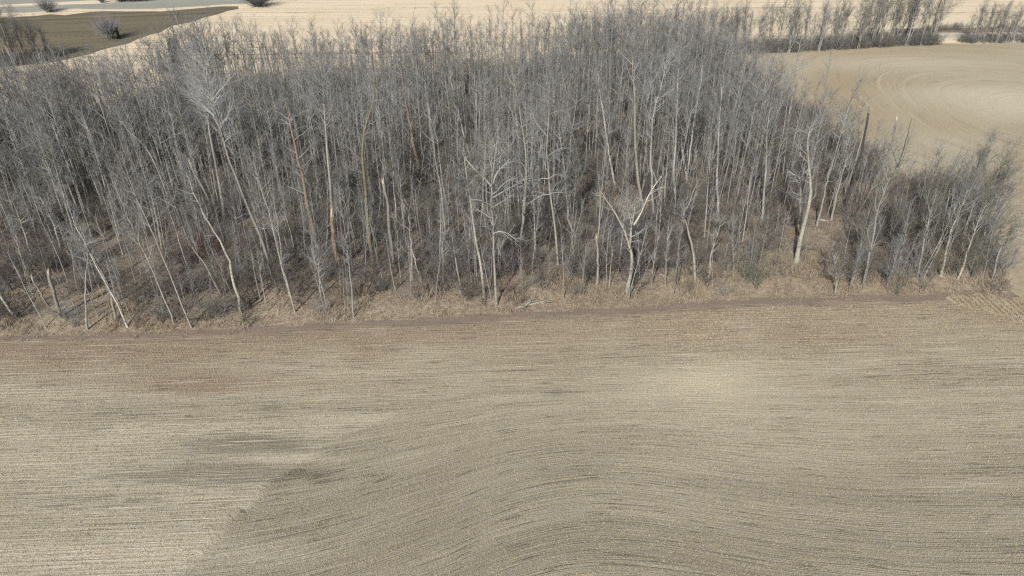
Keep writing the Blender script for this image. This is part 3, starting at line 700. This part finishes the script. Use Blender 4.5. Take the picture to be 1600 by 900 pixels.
WPX, WPY, WPD = vproj(WP[:, 0], WP[:, 1])
def tree_height(x, y):
    px, py, d = proj(x, y)
    h = 7.7 + 3.4*(float(vnoise(x*.07+3, y*.07))-.5) + rngS.normal()*1.5
    D = float(dist_front(x, y)); h += .9*float(sstep(450, 150, px))*float(sstep(60, 80, y)); h *= .55+.45*min(1, D/13)
    rr = float(polydist(np.array([x]), np.array([y]), RIGHT)[0]); h *= .68+.32*min(1, rr/11)
    if px > 1300: h = min(h, 6.6+rngS.normal()*.8+1.2*float(sstep(1440, 1520, px)))
    return max(2.2, h)
order = np.argsort(WPD + np.where((WPX < -15) | (WPX > 1615), 500, 0) + rngS.random(len(WPD))*4)
N_IND = 148
ind = set(order[:N_IND].tolist())
scat = []
stuff_pts = []
for i, (x, y) in enumerate(WP):
    h = tree_height(x, y)
    if i in ind:
        px = WPX[i]; D = float(dist_front(x, y)); r = rngS.random()
        if px > 1310: kind = 'multi' if r < .6 else 'brush'
        elif D < 3: kind = 'brush' if r < .45 else 'aspen'
        else: kind = 'aspen' if r < .6 else ('tall' if r < .75 else ('wide' if r < .87 else 'multi'))
        k = int(rngS.integers(len(PR[kind])))
        if kind == 'brush': h = min(h, 3.4+rngS.random()*2)
        z0 = float(wood_z(np.array([x]), np.array([y]))[0])
        o = place_tree(kind, k, x, y, h, rngS.random()*6.28, z0, rngS.normal(size=2)*.04, 'tree')
        scat.append((o, x, y, LOOK[(kind, k)]))
    else: stuff_pts.append((x, y, h))
# landmark labels
side = lambda dx, dy: ('right of' if dx > 0 else 'left of') if abs(dx) > abs(dy)*.8 else ('behind' if dy > 0 else 'in front of')
bins = {}
for o, x, y, look in scat:
    dd = np.hypot(hx[:, 0]-x, (hx[:, 1]-y)*.7); j = int(np.argmin(dd))
    bins.setdefault((look, side(x-hx[j, 0], y-hx[j, 1]), j), []).append((dd[j], o))
ORD = ['', 'second ', 'third ', 'fourth ', 'fifth ', 'sixth ', 'seventh ', 'eighth ', 'ninth ', 'tenth ']
for (look, sd_, j), lst in bins.items():
    for k, (_, o) in enumerate(sorted(lst, key=lambda q: q[0])):
        s = hero_xy[j][2]
        tag(o, ('%s%s %s %s' % (ORD[k], look, sd_, s)), 'tree', TREE_GROUP)

# the rest of the wood: one mass
def stuff_proto(seed, bk, cc, kind='far'):
    rng = np.random.default_rng(seed); h = 10
    tp = trunk_line(rng, h, .02, .012, 7); tp[0, 2] = -.1; tr = trunk_radii(.068, 7, .30)
    mb = MB(); mb.tubes(tp, tr, 5, bk)
    c = crown_of(rng, tp, tr, h, SPECS[kind]).arrays(); c['qm'] = np.where(c['qm'] == 0, 2, cc); mb.merge(c)
    return mb.arrays()
SP = [stuff_proto(300+i, b, c) for i, (b, c) in enumerate([(0, 3), (1, 3), (0, 4), (0, 5), (0, 3), (0, 3), (1, 4), (0, 3), (0, 5), (0, 4)])] + [stuff_proto(330+i, 0, c, 'puff') for i, c in enumerate([3, 3, 5, 4, 3, 3])]
far = MB()
for (x, y, h) in stuff_pts:
    a = SP[rngS.integers(len(SP))]; s = h/10; th = rngS.random()*6.28; lx, ly = rngS.normal(size=2)*.035
    c, q = math.cos(th)*s, math.sin(th)*s
    Mx = np.array([[c, -q, lx*s], [q, c, ly*s], [0, 0, s]])
    far.merge(a, Mx, (x, y, float(wood_z(np.array([x]), np.array([y]))[0])), tint=rngS.random())
def pole_proto(seed):
    rng = np.random.default_rng(seed); mb = MB(); tp = trunk_line(rng, 5, .04, .02, 7); tp[0, 2] = -.1; tr = trunk_radii(.032, 7, .35)
    mb.tubes(tp, tr, 4, 0); c = crown_of(rng, tp, tr, 5, dict(t0=.3, n=(9, 3, 0), L=.15, ang=36, up=.12, wig=.1, thick=.75)).arrays()
    c['qm'] = np.where(c['qm'] == 0, 2, 3); mb.merge(c); return mb.arrays()
PP = [pole_proto(700+i) for i in range(8)]
X = rngS.uniform(-80, 58, 9000); Y = rngS.uniform(38, 85, 9000); ok = inpoly(X, Y, WOOD); X, Y = X[ok], Y[ok]
px, py, d = vproj(X, Y); D = dist_front(X, Y)
ok = (px > -60) & (px < 1620) & (rngS.random(len(X)) < .30*sstep(.2, 1.2, D)*(1-sstep(14, 32, D))*(.3+1.1*vnoise(X*.4, Y*.4))*(1-np.clip(gauss_px(X, Y, [(1265, 405, 60, 60, 1.4), (35, 478, 60, 24, 1)]), 0, .97)))
for x, y in zip(X[ok], Y[ok]):
    a = PP[rngS.integers(8)]; s = rngS.uniform(.5, 1.35); th = rngS.random()*6.28; lx, ly = rngS.normal(size=2)*.09
    c, q = math.cos(th)*s, math.sin(th)*s
    far.merge(a, np.array([[c, -q, lx*s], [q, c, ly*s], [0, 0, s]]), (x, y, float(wood_z(np.array([x]), np.array([y]))[0])), tint=rngS.random())
print('poles', int(ok.sum()), 'stuff trees', len(stuff_pts), 'verts', far.n)
o = far.build('woods', [M['grey_bark'], M['white_bark'], M['limb'], M['twig'], M['green_twig'], M['brown_twig']])
tag(o, 'dense stand of bare grey aspens filling the wood behind its front rows', 'woods', kind='stuff')

# ------------------------------------------------------------------ understorey: stuff
def bush_arr(seed, n, h, spread, r=.009, K=3, sub=3):
    rng = np.random.default_rng(seed)
    st = np.concatenate([rng.normal(size=(n, 2))*.14*spread, np.full((n, 1), -.05)], 1)
    dr = np.concatenate([rng.normal(size=(n, 2))*.45*spread, np.ones((n, 1))], 1); dr /= np.linalg.norm(dr, axis=1, keepdims=True)
    L = h*rng.uniform(.55, 1.1, (n, 1)); pts = [st]; cur = st
    for k in range(1, K+1):
        cur = cur+dr*L/K; pts.append(cur); dr = dr+rng.normal(size=dr.shape)*.16; dr /= np.linalg.norm(dr, axis=1, keepdims=True)
    Pp = np.stack(pts, 1); Rp = np.ones((n, 1))*r*1.5*np.linspace(1, .45, K+1)[None]
    mb = MB(); mb.tubes(Pp, Rp, 3, 0)
    if sub:
        a, ra = grow(rng, Pp, Rp, sub, .25, h*.3, 34, .05, 3, r, .15); mb.tubes(a, ra, 3, 0)
        b, rb = grow(rng, a, ra, 2, .2, h*.16, 34, .04, 2, r*.8, .1); mb.tubes(b, rb, 3, 0)
    return mb.arrays()
US = [bush_arr(400+i, 9, 1.6, 1.1, .010, 3, 4) for i in range(6)]
ub = MB(); nU = 6200
X = rngS.uniform(-95, 58, nU*6); Y = rngS.uniform(38, 125, nU*6)
ok = inpoly(X, Y, WOOD); X, Y = X[ok], Y[ok]; px, py, d = vproj(X, Y); D = dist_front(X, Y)
wgt = (px > -150) & (px < 1680) & (rngS.random(len(X)) < (.15+.85*sstep(1.2, 6, D))*sstep(.25, .5, vnoise(X*.22, Y*.22)+.12)*(1-np.clip(gauss_px(X, Y, [(1265, 405, 60, 55, 1.4), (40, 478, 70, 26, 1)]), 0, .95)))
X, Y = X[wgt][:nU], Y[wgt][:nU]
for x, y in zip(X, Y):
    a = dict(US[rngS.integers(len(US))]); s = rngS.uniform(.5, 1.35)+.7*float(vnoise(x*.3, y*.3)); th = rngS.random()*6.28
    c, q = math.cos(th)*s, math.sin(th)*s
    m = int(rngS.choice([0, 1, 1, 1, 1, 2])) if vnoise(x*.15+50, y*.15) < .90 else 3
    a['qm'] = np.full(len(a['q']), m)
    ub.merge(a, np.array([[c, -q, 0], [q, c, 0], [0, 0, s]]), (x, y, float(wood_z(np.array([x]), np.array([y]))[0])), tint=rngS.random())
o = ub.build('undergrowth', [M['twig'], M['brown_twig'], M['green_twig'], M['red_twig']])
tag(o, 'tangled bare brush covering the floor between the tree trunks', 'undergrowth', kind='stuff')

# dry grass on the bank, in the clearings and leaf litter
def blades(rng, X, Y, Z, h, w, flop=.5, n=6, spread=.12):
    N = len(X); x = np.repeat(X, n)+rng.normal(size=N*n)*spread; y = np.repeat(Y, n)+rng.normal(size=N*n)*spread; z = np.repeat(Z, n)-.02
    hh = np.repeat(h, n)*rng.uniform(.5, 1.2, N*n); th = rng.random(N*n)*6.28
    dx, dy = np.cos(th), np.sin(th); fl = flop*rng.random(N*n)*hh; ph = rng.random(N*n)*6.28; ex, ey = np.cos(ph)*fl, np.sin(ph)*fl
    a = np.stack([x-dx*w, y-dy*w, z], 1); b = np.stack([x+dx*w, y+dy*w, z], 1)
    c = np.stack([x+dx*w*.7+ex*.45, y+dy*w*.7+ey*.45, z+hh*.6], 1); d = np.stack([x-dx*w*.7+ex*.45, y-dy*w*.7+ey*.45, z+hh*.6], 1)
    e = np.stack([x+ex, y+ey, z+hh*.85], 1)
    V = np.stack([a, b, c, d, e], 1).reshape(-1, 3); i = np.arange(N*n)[:, None]*5
    Q = i+np.array([[0, 1, 2, 3]]); T = i+np.array([[3, 2, 4]])
    return V, Q, T, np.repeat(np.repeat(rng.random(N), n)*.6+.4*rng.random(N*n), 5)
rg = np.random.default_rng(77)
X = rg.uniform(-75, 60, 90000); Y = rg.uniform(36, 80, 90000)
ok = inpoly(X, Y, WOOD) | ((dist_front(X, Y) > -.9) & (dist_front(X, Y) < .1) & (rg.random(len(X)) < .28) & (X < FRONT[-1][0])); X, Y = X[ok], Y[ok]; px, py, d = vproj(X, Y); D = dist_front(X, Y)
e = wood_attrs(X, Y)['edge']
pr = np.clip(e*1.0 + .10, 0, 1)*(.15+.85*sstep(.3, .6, vnoise(X*.6, Y*.6)))*(.5+.8*vnoise(X*1.9, Y*1.9))*np.where(D < .5, .6, 1)
k = (px > -80) & (px < 1650) & (rg.random(len(X)) < pr); X, Y, D = X[k], Y[k], D[k]
hgt = .12+.62*vnoise(X*.5+7, Y*.5)*(.5+rg.random(len(X)))
V, Q, T, tn = blades(rg, X, Y, np.where(D > 0, wood_z(X, Y), .02), hgt*np.where(D > 0, 1, .5), .014, .9, 8, .13)
g = MB(); g.faces(V, Q, 0, tn); g.t.append(T); g.tm.append(np.zeros(len(T), int))
tag(g.build('dry_grass', [M['dry_grass']]), 'tufted dry tan grass along the wood\'s front bank and clearings', 'grass', kind='stuff')

# stubble: short cut stalks in rows and loose straw over the near field
NS = 150000
X = rg.uniform(-48, 48, NS*2); Y = rg.uniform(14, 52, NS*2); px, py, d = vproj(X, Y)
k = (px > -60) & (px < 1660) & (py < 930) & (dist_front(X, Y) < -1.2); X, Y = X[k][:NS], Y[k][:NS]
A = front_attrs(X, Y)
snap = np.round(A['u']/.30)*.30-A['u']             # pull the stalks into the seed rows
X = X - math.sin(ROWA)*snap*.8; Y = Y + math.cos(ROWA)*snap*.8
keep = rg.random(len(X)) < (1-.75*A['dark']); X, Y = X[keep], Y[keep]
V, Q, T, tn = blades(rg, X, Y, np.full(len(X), .01), np.full(len(X), .13), .007, .7, 3, .05)
g = MB(); g.faces(V, Q, 0, tn); g.t.append(T); g.tm.append(np.zeros(len(T), int))
tag(g.build('stubble', [M['straw']]), 'short cut straw stalks standing in rows over the near field', 'stubble', kind='stuff')

# standing stubble patch at the right corner
X = rg.uniform(26, 66, 60000); Y = rg.uniform(34, 60, 60000); k = inpoly(X, Y, PATCH) & (rg.random(len(X)) < .35+.8*vnoise(X*.7, Y*.7)); X, Y = X[k], Y[k]
X = np.round(X/.45)*.45 + rg.normal(size=len(X))*.05
V, Q, T, tn = blades(rg, X, Y, np.full(len(X), .02), np.full(len(X), .25), .012, .3, 5, .05)
g = MB(); g.faces(V, Q, 0, tn*.4); g.t.append(T); g.tm.append(np.zeros(len(T), int))
tag(g.build('tall_stubble', [M['dry_grass']]), 'taller yellow stubble left standing at the wood\'s right corner', 'stubble', kind='stuff')

# ------------------------------------------------------------------ shrubs
def shrub_mesh(seed, n, h, spread, mat, r=.012, sub=4):
    a = bush_arr(seed, n, h, spread, r, 4, sub); a['tint'] = np.zeros(len(a['v'])); return mesh_from(a, 'shrub', [M[mat]])
SH = {k: [shrub_mesh(500+i+10*j, n, 3.0, s, m, r) for i in range(2)] for j, (k, n, s, m, r) in enumerate([('grey', 17, .8, 'twig', .011), ('red', 17, .8, 'red_twig', .012), ('green', 18, .6, 'green_twig', .011), ('brown', 17, .8, 'brown_twig', .011), ('round', 110, 1.3, 'twig', .024)])}
def shrub(kind, px, py, h, label, group, wide=1.0, i=0):
    x, y = gp(px, py); z = float(wood_z(np.array([x]), np.array([y]))[0]) if inpoly(np.array([x]), np.array([y]), WOOD)[0] else 0.01
    o = link('shrub', SH[kind][i % 2]); o.location = (x, y, z); s = h/3.0; o.scale = (s*wide, s*wide, s); o.rotation_euler = (0, 0, (px*7) % 6.28)
    tag(o, label, 'shrub', group); return o
g1 = 'bare shrubs at the edge of the wood'
for i, a in enumerate([
 ('grey', 120, 512, 2.6, 'grey twiggy shrub round the foot of the bowed birch', 1.2),
 ('grey', 105, 505, 2.2, 'grey shrub tight behind the thick grey stub', 1.1),
 ('grey', 250, 505, 2.3, 'grey shrub between the thin pale aspen and the bowed birch', 1.2),
 ('grey', 340, 495, 2.2, 'grey shrub left of the bright S-bent birch', 1.3),
 ('grey', 500, 490, 1.8, 'low grey shrub on the bank below the tan stub', 1.1),
 ('green', 1180, 455, 3.6, 'narrow upright olive shrub at the left of the grassy clearing', .9),
 ('green', 1165, 450, 3.0, 'shorter olive shrub behind the narrow upright one', 1.0),
 ('green', 1075, 460, 1.3, 'small olive bush at the foot of the hook-topped birch', 1.2),
 ('brown', 1310, 400, 2.4, 'brown shrub between the fallen log and the thicket', 1.2),
 ('green', 1325, 445, 2.8, 'olive shrub at the left foot of the right-hand thicket', 1.1),
 ('green', 1350, 442, 3.4, 'olive shrub under the greenish-white aspen', 1.1),
 ('grey', 1385, 445, 3.0, 'grey shrub left of the pale thicket stem', 1.2),
 ('grey', 1415, 440, 3.2, 'grey shrub directly beside the pale thicket stem', 1.1),
 ('brown', 1450, 440, 3.0, 'brown shrub between the two white thicket birches and the pale stem', 1.2),
 ('green', 1480, 436, 3.2, 'olive shrub under the white leaning thicket birch', 1.2),
 ('green', 1515, 440, 3.0, 'olive shrub at the right end of the thicket', 1.3),
 ('grey', 1548, 425, 3.2, 'grey shrub closest to the wood\'s right corner', 1.3),
 ('green', 1530, 400, 4.6, 'tall olive shrub on the thicket\'s right flank', 1.0),
 ('green', 1500, 360, 5.2, 'tallest olive shrub at the back of the thicket against the tan field', .9),
 ('green', 1540, 370, 4.6, 'airy olive shrub overhanging the grass verge', 1.0),
 ('grey', 1440, 370, 4.2, 'tall grey shrub in the back row of the thicket', 1.0),
 ('red', 1368, 350, 3.4, 'dull red shrub behind the greenish-white aspen', 1.1),
 ('red', 1352, 335, 3.0, 'smaller red shrub left of the dull red one', 1.0),
 ('red', 770, 215, 2.6, 'reddish shrub deep in the wood right of the slanting deep birch', 1.3),
 ('green', 1460, 320, 4.0, 'olive shrub at the right flank behind the grey back-row shrub', 1.1),
 ('green', 1420, 330, 3.6, 'olive shrub between the red shrubs and the back row', 1.1),
 ('brown', 1400, 400, 3.4, 'brown shrub in the heart of the thicket', 1.2),
 ('grey', 1335, 380, 3.0, 'grey shrub right of the slanting trunk by the log', 1.2),
]):
    shrub(a[0], a[1], a[2], a[3], a[4], g1, a[5], i)
g2 = 'lone bushes in the far fields'
for i, (px, py, h, wd, lab) in enumerate([
 (172, 61, 4.6, .85, 'round grey bush standing alone in the dark ploughed field'),
 (76, 19, 3.2, 1.1, 'small round bush on the pale strip at the top left'),
 (404, 10, 4.0, 1.6, 'dark broad bush at the tip of the ploughed field'),
 (192, 2, 2.4, 1.6, 'leftmost low bush of the dark row at the top edge'),
 (208, 2, 2.6, 1.6, 'middle low bush of the dark row at the top edge'),
 (226, 1, 2.4, 1.6, 'rightmost low bush of the dark row at the top edge'),
 (160, 4, 1.6, 1.2, 'tiny bush left of the dark row at the top edge'),
]):
    shrub('round', px, py, h, lab, g2, wd, i)

# ------------------------------------------------------------------ far tree rows
rngW = np.random.default_rng(21)
def row(pts_px, n, hfun, lab, group, depth=3.0):
    L = [gp(*q) for q in pts_px]; out = []
    for i in range(n):
        t = (i+rngW.uniform(.15, .85))/n*(len(L)-1); j = min(int(t), len(L)-2); f = t-j
        x = L[j][0]*(1-f)+L[j+1][0]*f; y = L[j][1]*(1-f)+L[j+1][1]*f+rngW.uniform(-.5, .5)*depth
        k = int(rngW.integers(3)) if rngW.random() < .75 else None
        h = hfun(proj(x, y)[0])
        if k is None: kk, idx = 'aspen', int(rngW.integers(6))
        else: kk, idx = 'multi', k
        o = place_tree(kk, idx, x, y, h, rngW.random()*6.28, 0, rngW.normal(size=2)*.03, 'tree', 1.1); out.append((proj(x, y)[0], o, LOOK[(kk, idx)]))
    out.sort(key=lambda q: q[0])
    for k, (_, o, look) in enumerate(out): tag(o, lab(k, len(out), look), 'tree', group)
num = ['first', 'second', 'third', 'fourth', 'fifth', 'sixth', 'seventh', 'eighth', 'ninth', 'tenth', 'eleventh', 'twelfth', 'thirteenth', 'fourteenth', 'fifteenth', 'sixteenth', 'seventeenth', 'eighteenth', 'nineteenth', 'twentieth', 'twenty-first', 'twenty-second', 'twenty-third', 'twenty-fourth', 'twenty-fifth']
def hl(k, n, look, where):
    return ('%s, %s from the left in %s' % (look, num[k], where)) if k < n/2 else ('%s, %s from the right in %s' % (look, num[n-1-k], where))
row([(1090, 84), (1200, 80), (1300, 75), (1380, 70), (1458, 67)], 46, lambda p: rngW.uniform(6.6, 9.4)+(1.2 if p > 1350 else 0), lambda k, n, l: hl(k, n, l, 'the far tree row'), 'trees of the far windbreak', 5)
row([(1508, 66), (1560, 65), (1640, 64)], 16, lambda p: rngW.uniform(5.0, 7.6), lambda k, n, l: hl(k, n, l, 'the top right clump'), 'trees of the top right clump', 3)
row([(-50, 108), (0, 101), (40, 97), (70, 90)], 20, lambda p: rngW.uniform(7.4, 9.4)-(2 if p > 55 else 0), lambda k, n, l: hl(k, n, l, 'the top left clump'), 'trees of the top left clump', 6)
# hedge-like brush at the feet of the rows
def brush_row(pts_px, n, h, label, depth=2.5, mats=(0, 1, 0, 2), seed=3):
    rng = np.random.default_rng(seed); L = [gp(*q) for q in pts_px]; mb = MB()
    for i in range(n):
        t = rng.random()*(len(L)-1); j = min(int(t), len(L)-2); f = t-j
        x = L[j][0]*(1-f)+L[j+1][0]*f; y = L[j][1]*(1-f)+L[j+1][1]*f+rng.uniform(-.5, .5)*depth
        a = dict(US[rng.integers(len(US))]); s = h*rng.uniform(.6, 1.2)/1.6; th = rng.random()*6.28
        c, q = math.cos(th)*s, math.sin(th)*s; a['qm'] = np.full(len(a['q']), int(rng.choice(mats)))
        mb.merge(a, np.array([[c, -q, 0], [q, c, 0], [0, 0, s]]), (x, y, .02), tint=rng.random())
    tag(mb.build('undergrowth', [M['twig'], M['brown_twig'], M['green_twig']]), label, 'undergrowth', kind='stuff')
brush_row([(1080, 86), (1200, 80), (1300, 75), (1380, 70), (1458, 67)], 620, 2.3, 'dark brush along the foot of the far tree row', 4)
brush_row([(1500, 66), (1560, 65), (1660, 64)], 200, 1.6, 'dark brush along the foot of the top right clump', 3, seed=4)
brush_row([(-60, 108), (0, 101), (40, 97), (90, 90)], 260, 1.8, 'dark brush along the foot of the top left clump', 5, seed=6)
brush_row([(1440, 47), (1500, 45), (1650, 43)], 160, 1.2, 'low dark brush in the ditch beyond the gravel road', 3, seed=8)

for i, (px, py, h, k, lab) in enumerate([
 (1478, 345, 6.6, 0, 'olive many-stemmed tree at the back of the thicket, first of the tall flank trees'),
 (1498, 328, 7.4, 1, 'grey many-stemmed tree rising at the back of the right-hand thicket'),
 (1515, 338, 8.0, 2, 'tallest bushy tree of the right flank, its top against the tan field'),
 (1532, 352, 7.6, 0, 'olive tree just right of the tallest flank tree'),
 (1545, 378, 6.8, 1, 'grey many-stemmed tree leaning out over the grass verge'),
 (1525, 400, 6.2, 2, 'bushy olive tree in front of the tallest flank tree'),
 (1556, 412, 5.0, 0, 'rightmost olive tree of the wood, above its dirt corner'),
 (1455, 362, 6.0, 2, 'bushy olive tree left of the tall flank trees'),
 (1500, 385, 6.4, 1, 'grey tree in the middle of the tall flank trees')]):
    x, y = gp(px, py); o = place_tree('multi', k, x, y, h, px*1.3, .05, (0.0, .07), 'tree', 1.05)
    tag(o, lab, 'tree', 'trees of the right flank')
# ------------------------------------------------------------------ spruces
def spruce(px, py, h, label, i):
    rng = np.random.default_rng(900+i); x, y = gp(px, py); root = empty('spruce', (x, y, 0.05))
    tb = MB(); tp = np.stack([np.zeros(6), np.zeros(6), np.linspace(-.1, h, 6)], 1); tr = np.linspace(.02*h, .004*h, 6); tb.tubes(tp, tr, 6)
    tb.build('trunk', [M['black_bark']], root)
    n = 110; t = rng.random((1, n))**.9*.94+.05
    a, ra = grow(rng, tp[None], tr[None], n, 0, lambda q: .24*h*(1.05-q), 95, -.03, 4, .02, .08, t=t)
    cb = MB(); cb.tubes(a, ra, 3)
    b, rb = grow(rng, a, ra, 14, .1, .06*h, 50, -.02, 2, .018, .1, tip=.6); cb.tubes(b, rb*1.6+.012, 3)
    cb.build('crown', [M['needles']], root); tag(root, label, 'spruce', 'small dark spruces')
for i, a in enumerate([(186, 61, 2.0, 'tiny dark spruce beside the lone round bush'),
                       (255, 112, 3.2, 'narrow dark spruce at the wood\'s left back edge'), (285, 140, 7.4, 'larger dark spruce among the back trees of the left half'),
                       (5, 250, 6.5, 'big dark spruce at the left edge of the picture'), (-6, 285, 4.0, 'lower dark spruce in front of the big left-edge one'), (1215, 190, 2.6, 'small green spruce at the far right corner of the wood')]):
    spruce(*a, i)

# ------------------------------------------------------------------ fallen wood
def log(pxa, pxb, w, bk, label, lift=0.1, name='fallen_log', stubs=4, z1=None):
    rng = np.random.default_rng(int(pxa[0]*13+pxb[1])); a = gp(*pxa); b = gp(*pxb)
    zb = lambda q: float(wood_z(np.array([q[0]]), np.array([q[1]]))[0]) if inpoly(np.array([q[0]]), np.array([q[1]]), WOOD)[0] else .02
    K = 8; d = proj(*a)[2]; r0 = w*d/FPX/2
    pts = np.stack([np.linspace(a[0], b[0], K), np.linspace(a[1], b[1], K), np.linspace(zb(a)+r0*.7, (zb(b)+r0*.7) if z1 is None else z1, K)], 1)
    pts[1:-1, :2] += rng.normal(size=(K-2, 2))*.08
    loc = pts[0].copy(); pts -= loc; rad = np.linspace(r0, r0*.5, K)
    mb = MB(); mb.tubes(pts, rad, 7, 0, cap=True); mb.tubes(pts[::-1][-2:], rad[:2][::-1]*1.0, 7, 0, cap=True) if False else None
    if stubs:
        c, rc = grow(rng, pts[None], rad[None], stubs, .2, 1.0, 50, .04, 4, r0*.5, .15); mb.tubes(c, rc, 4, 0)
        e, re = grow(rng, c, rc, 3, .3, .5, 40, .02, 3, r0*.25, .15); mb.tubes(e, re, 3, 0)
    o = mb.build(name, [M[bk]], None, tuple(loc)); tag(o, label, 'log' if name == 'fallen_log' else 'branch', 'fallen wood')
log((806, 486), (846, 475), 5, 'white_bark', 'bleached fallen branch lying on the dirt at the centre of the edge', name='fallen_branch', stubs=9)
log((1278, 352), (1292, 353), 4, 'white_bark', 'short white log lying behind the grassy clearing', stubs=0)
log((378, 493), (412, 474), 2.5, 'black_bark', 'dark pole laid as the trunk shadow right of the bright S-bent birch', stubs=2)  # dark strip standing in for the birch's cast shadow on the grass
log((20, 452), (60, 470), 4, 'dead_wood', 'grey rotten log across the left clearing', stubs=3)
log((470, 500), (520, 480), 3, 'dead_wood', 'grey branch lying in the bank grass below the orange poplar', stubs=3)
log((655, 425), (690, 405), 5, 'black_bark', 'dark log under the short white leaning pole', stubs=3)
log((640, 330), (600, 282), 4, 'white_bark', 'bleached broken limb propped between the brush and the grey stub', name='fallen_branch', stubs=3, z1=.9)
log((560, 460), (585, 440), 3.5, 'black_bark', 'dark branch on the bank in front of the mossy poplar', name='fallen_branch', stubs=2)
log((895, 400), (945, 370), 3.5, 'dead_wood', 'long grey pole lying behind the short kinked birch', stubs=4)
log((1225, 392), (1262, 425), 3, 'dead_wood', 'grey pole lying in the grassy clearing by the large dead poplar', stubs=2)
log((1010, 425), (1050, 445), 3, 'dead_wood', 'thin dead pole in the grass right of the thick forked birch', stubs=2)
log((250, 470), (330, 440), 4, 'dead_wood', 'long grey log behind the long thin leaning aspen', stubs=4)
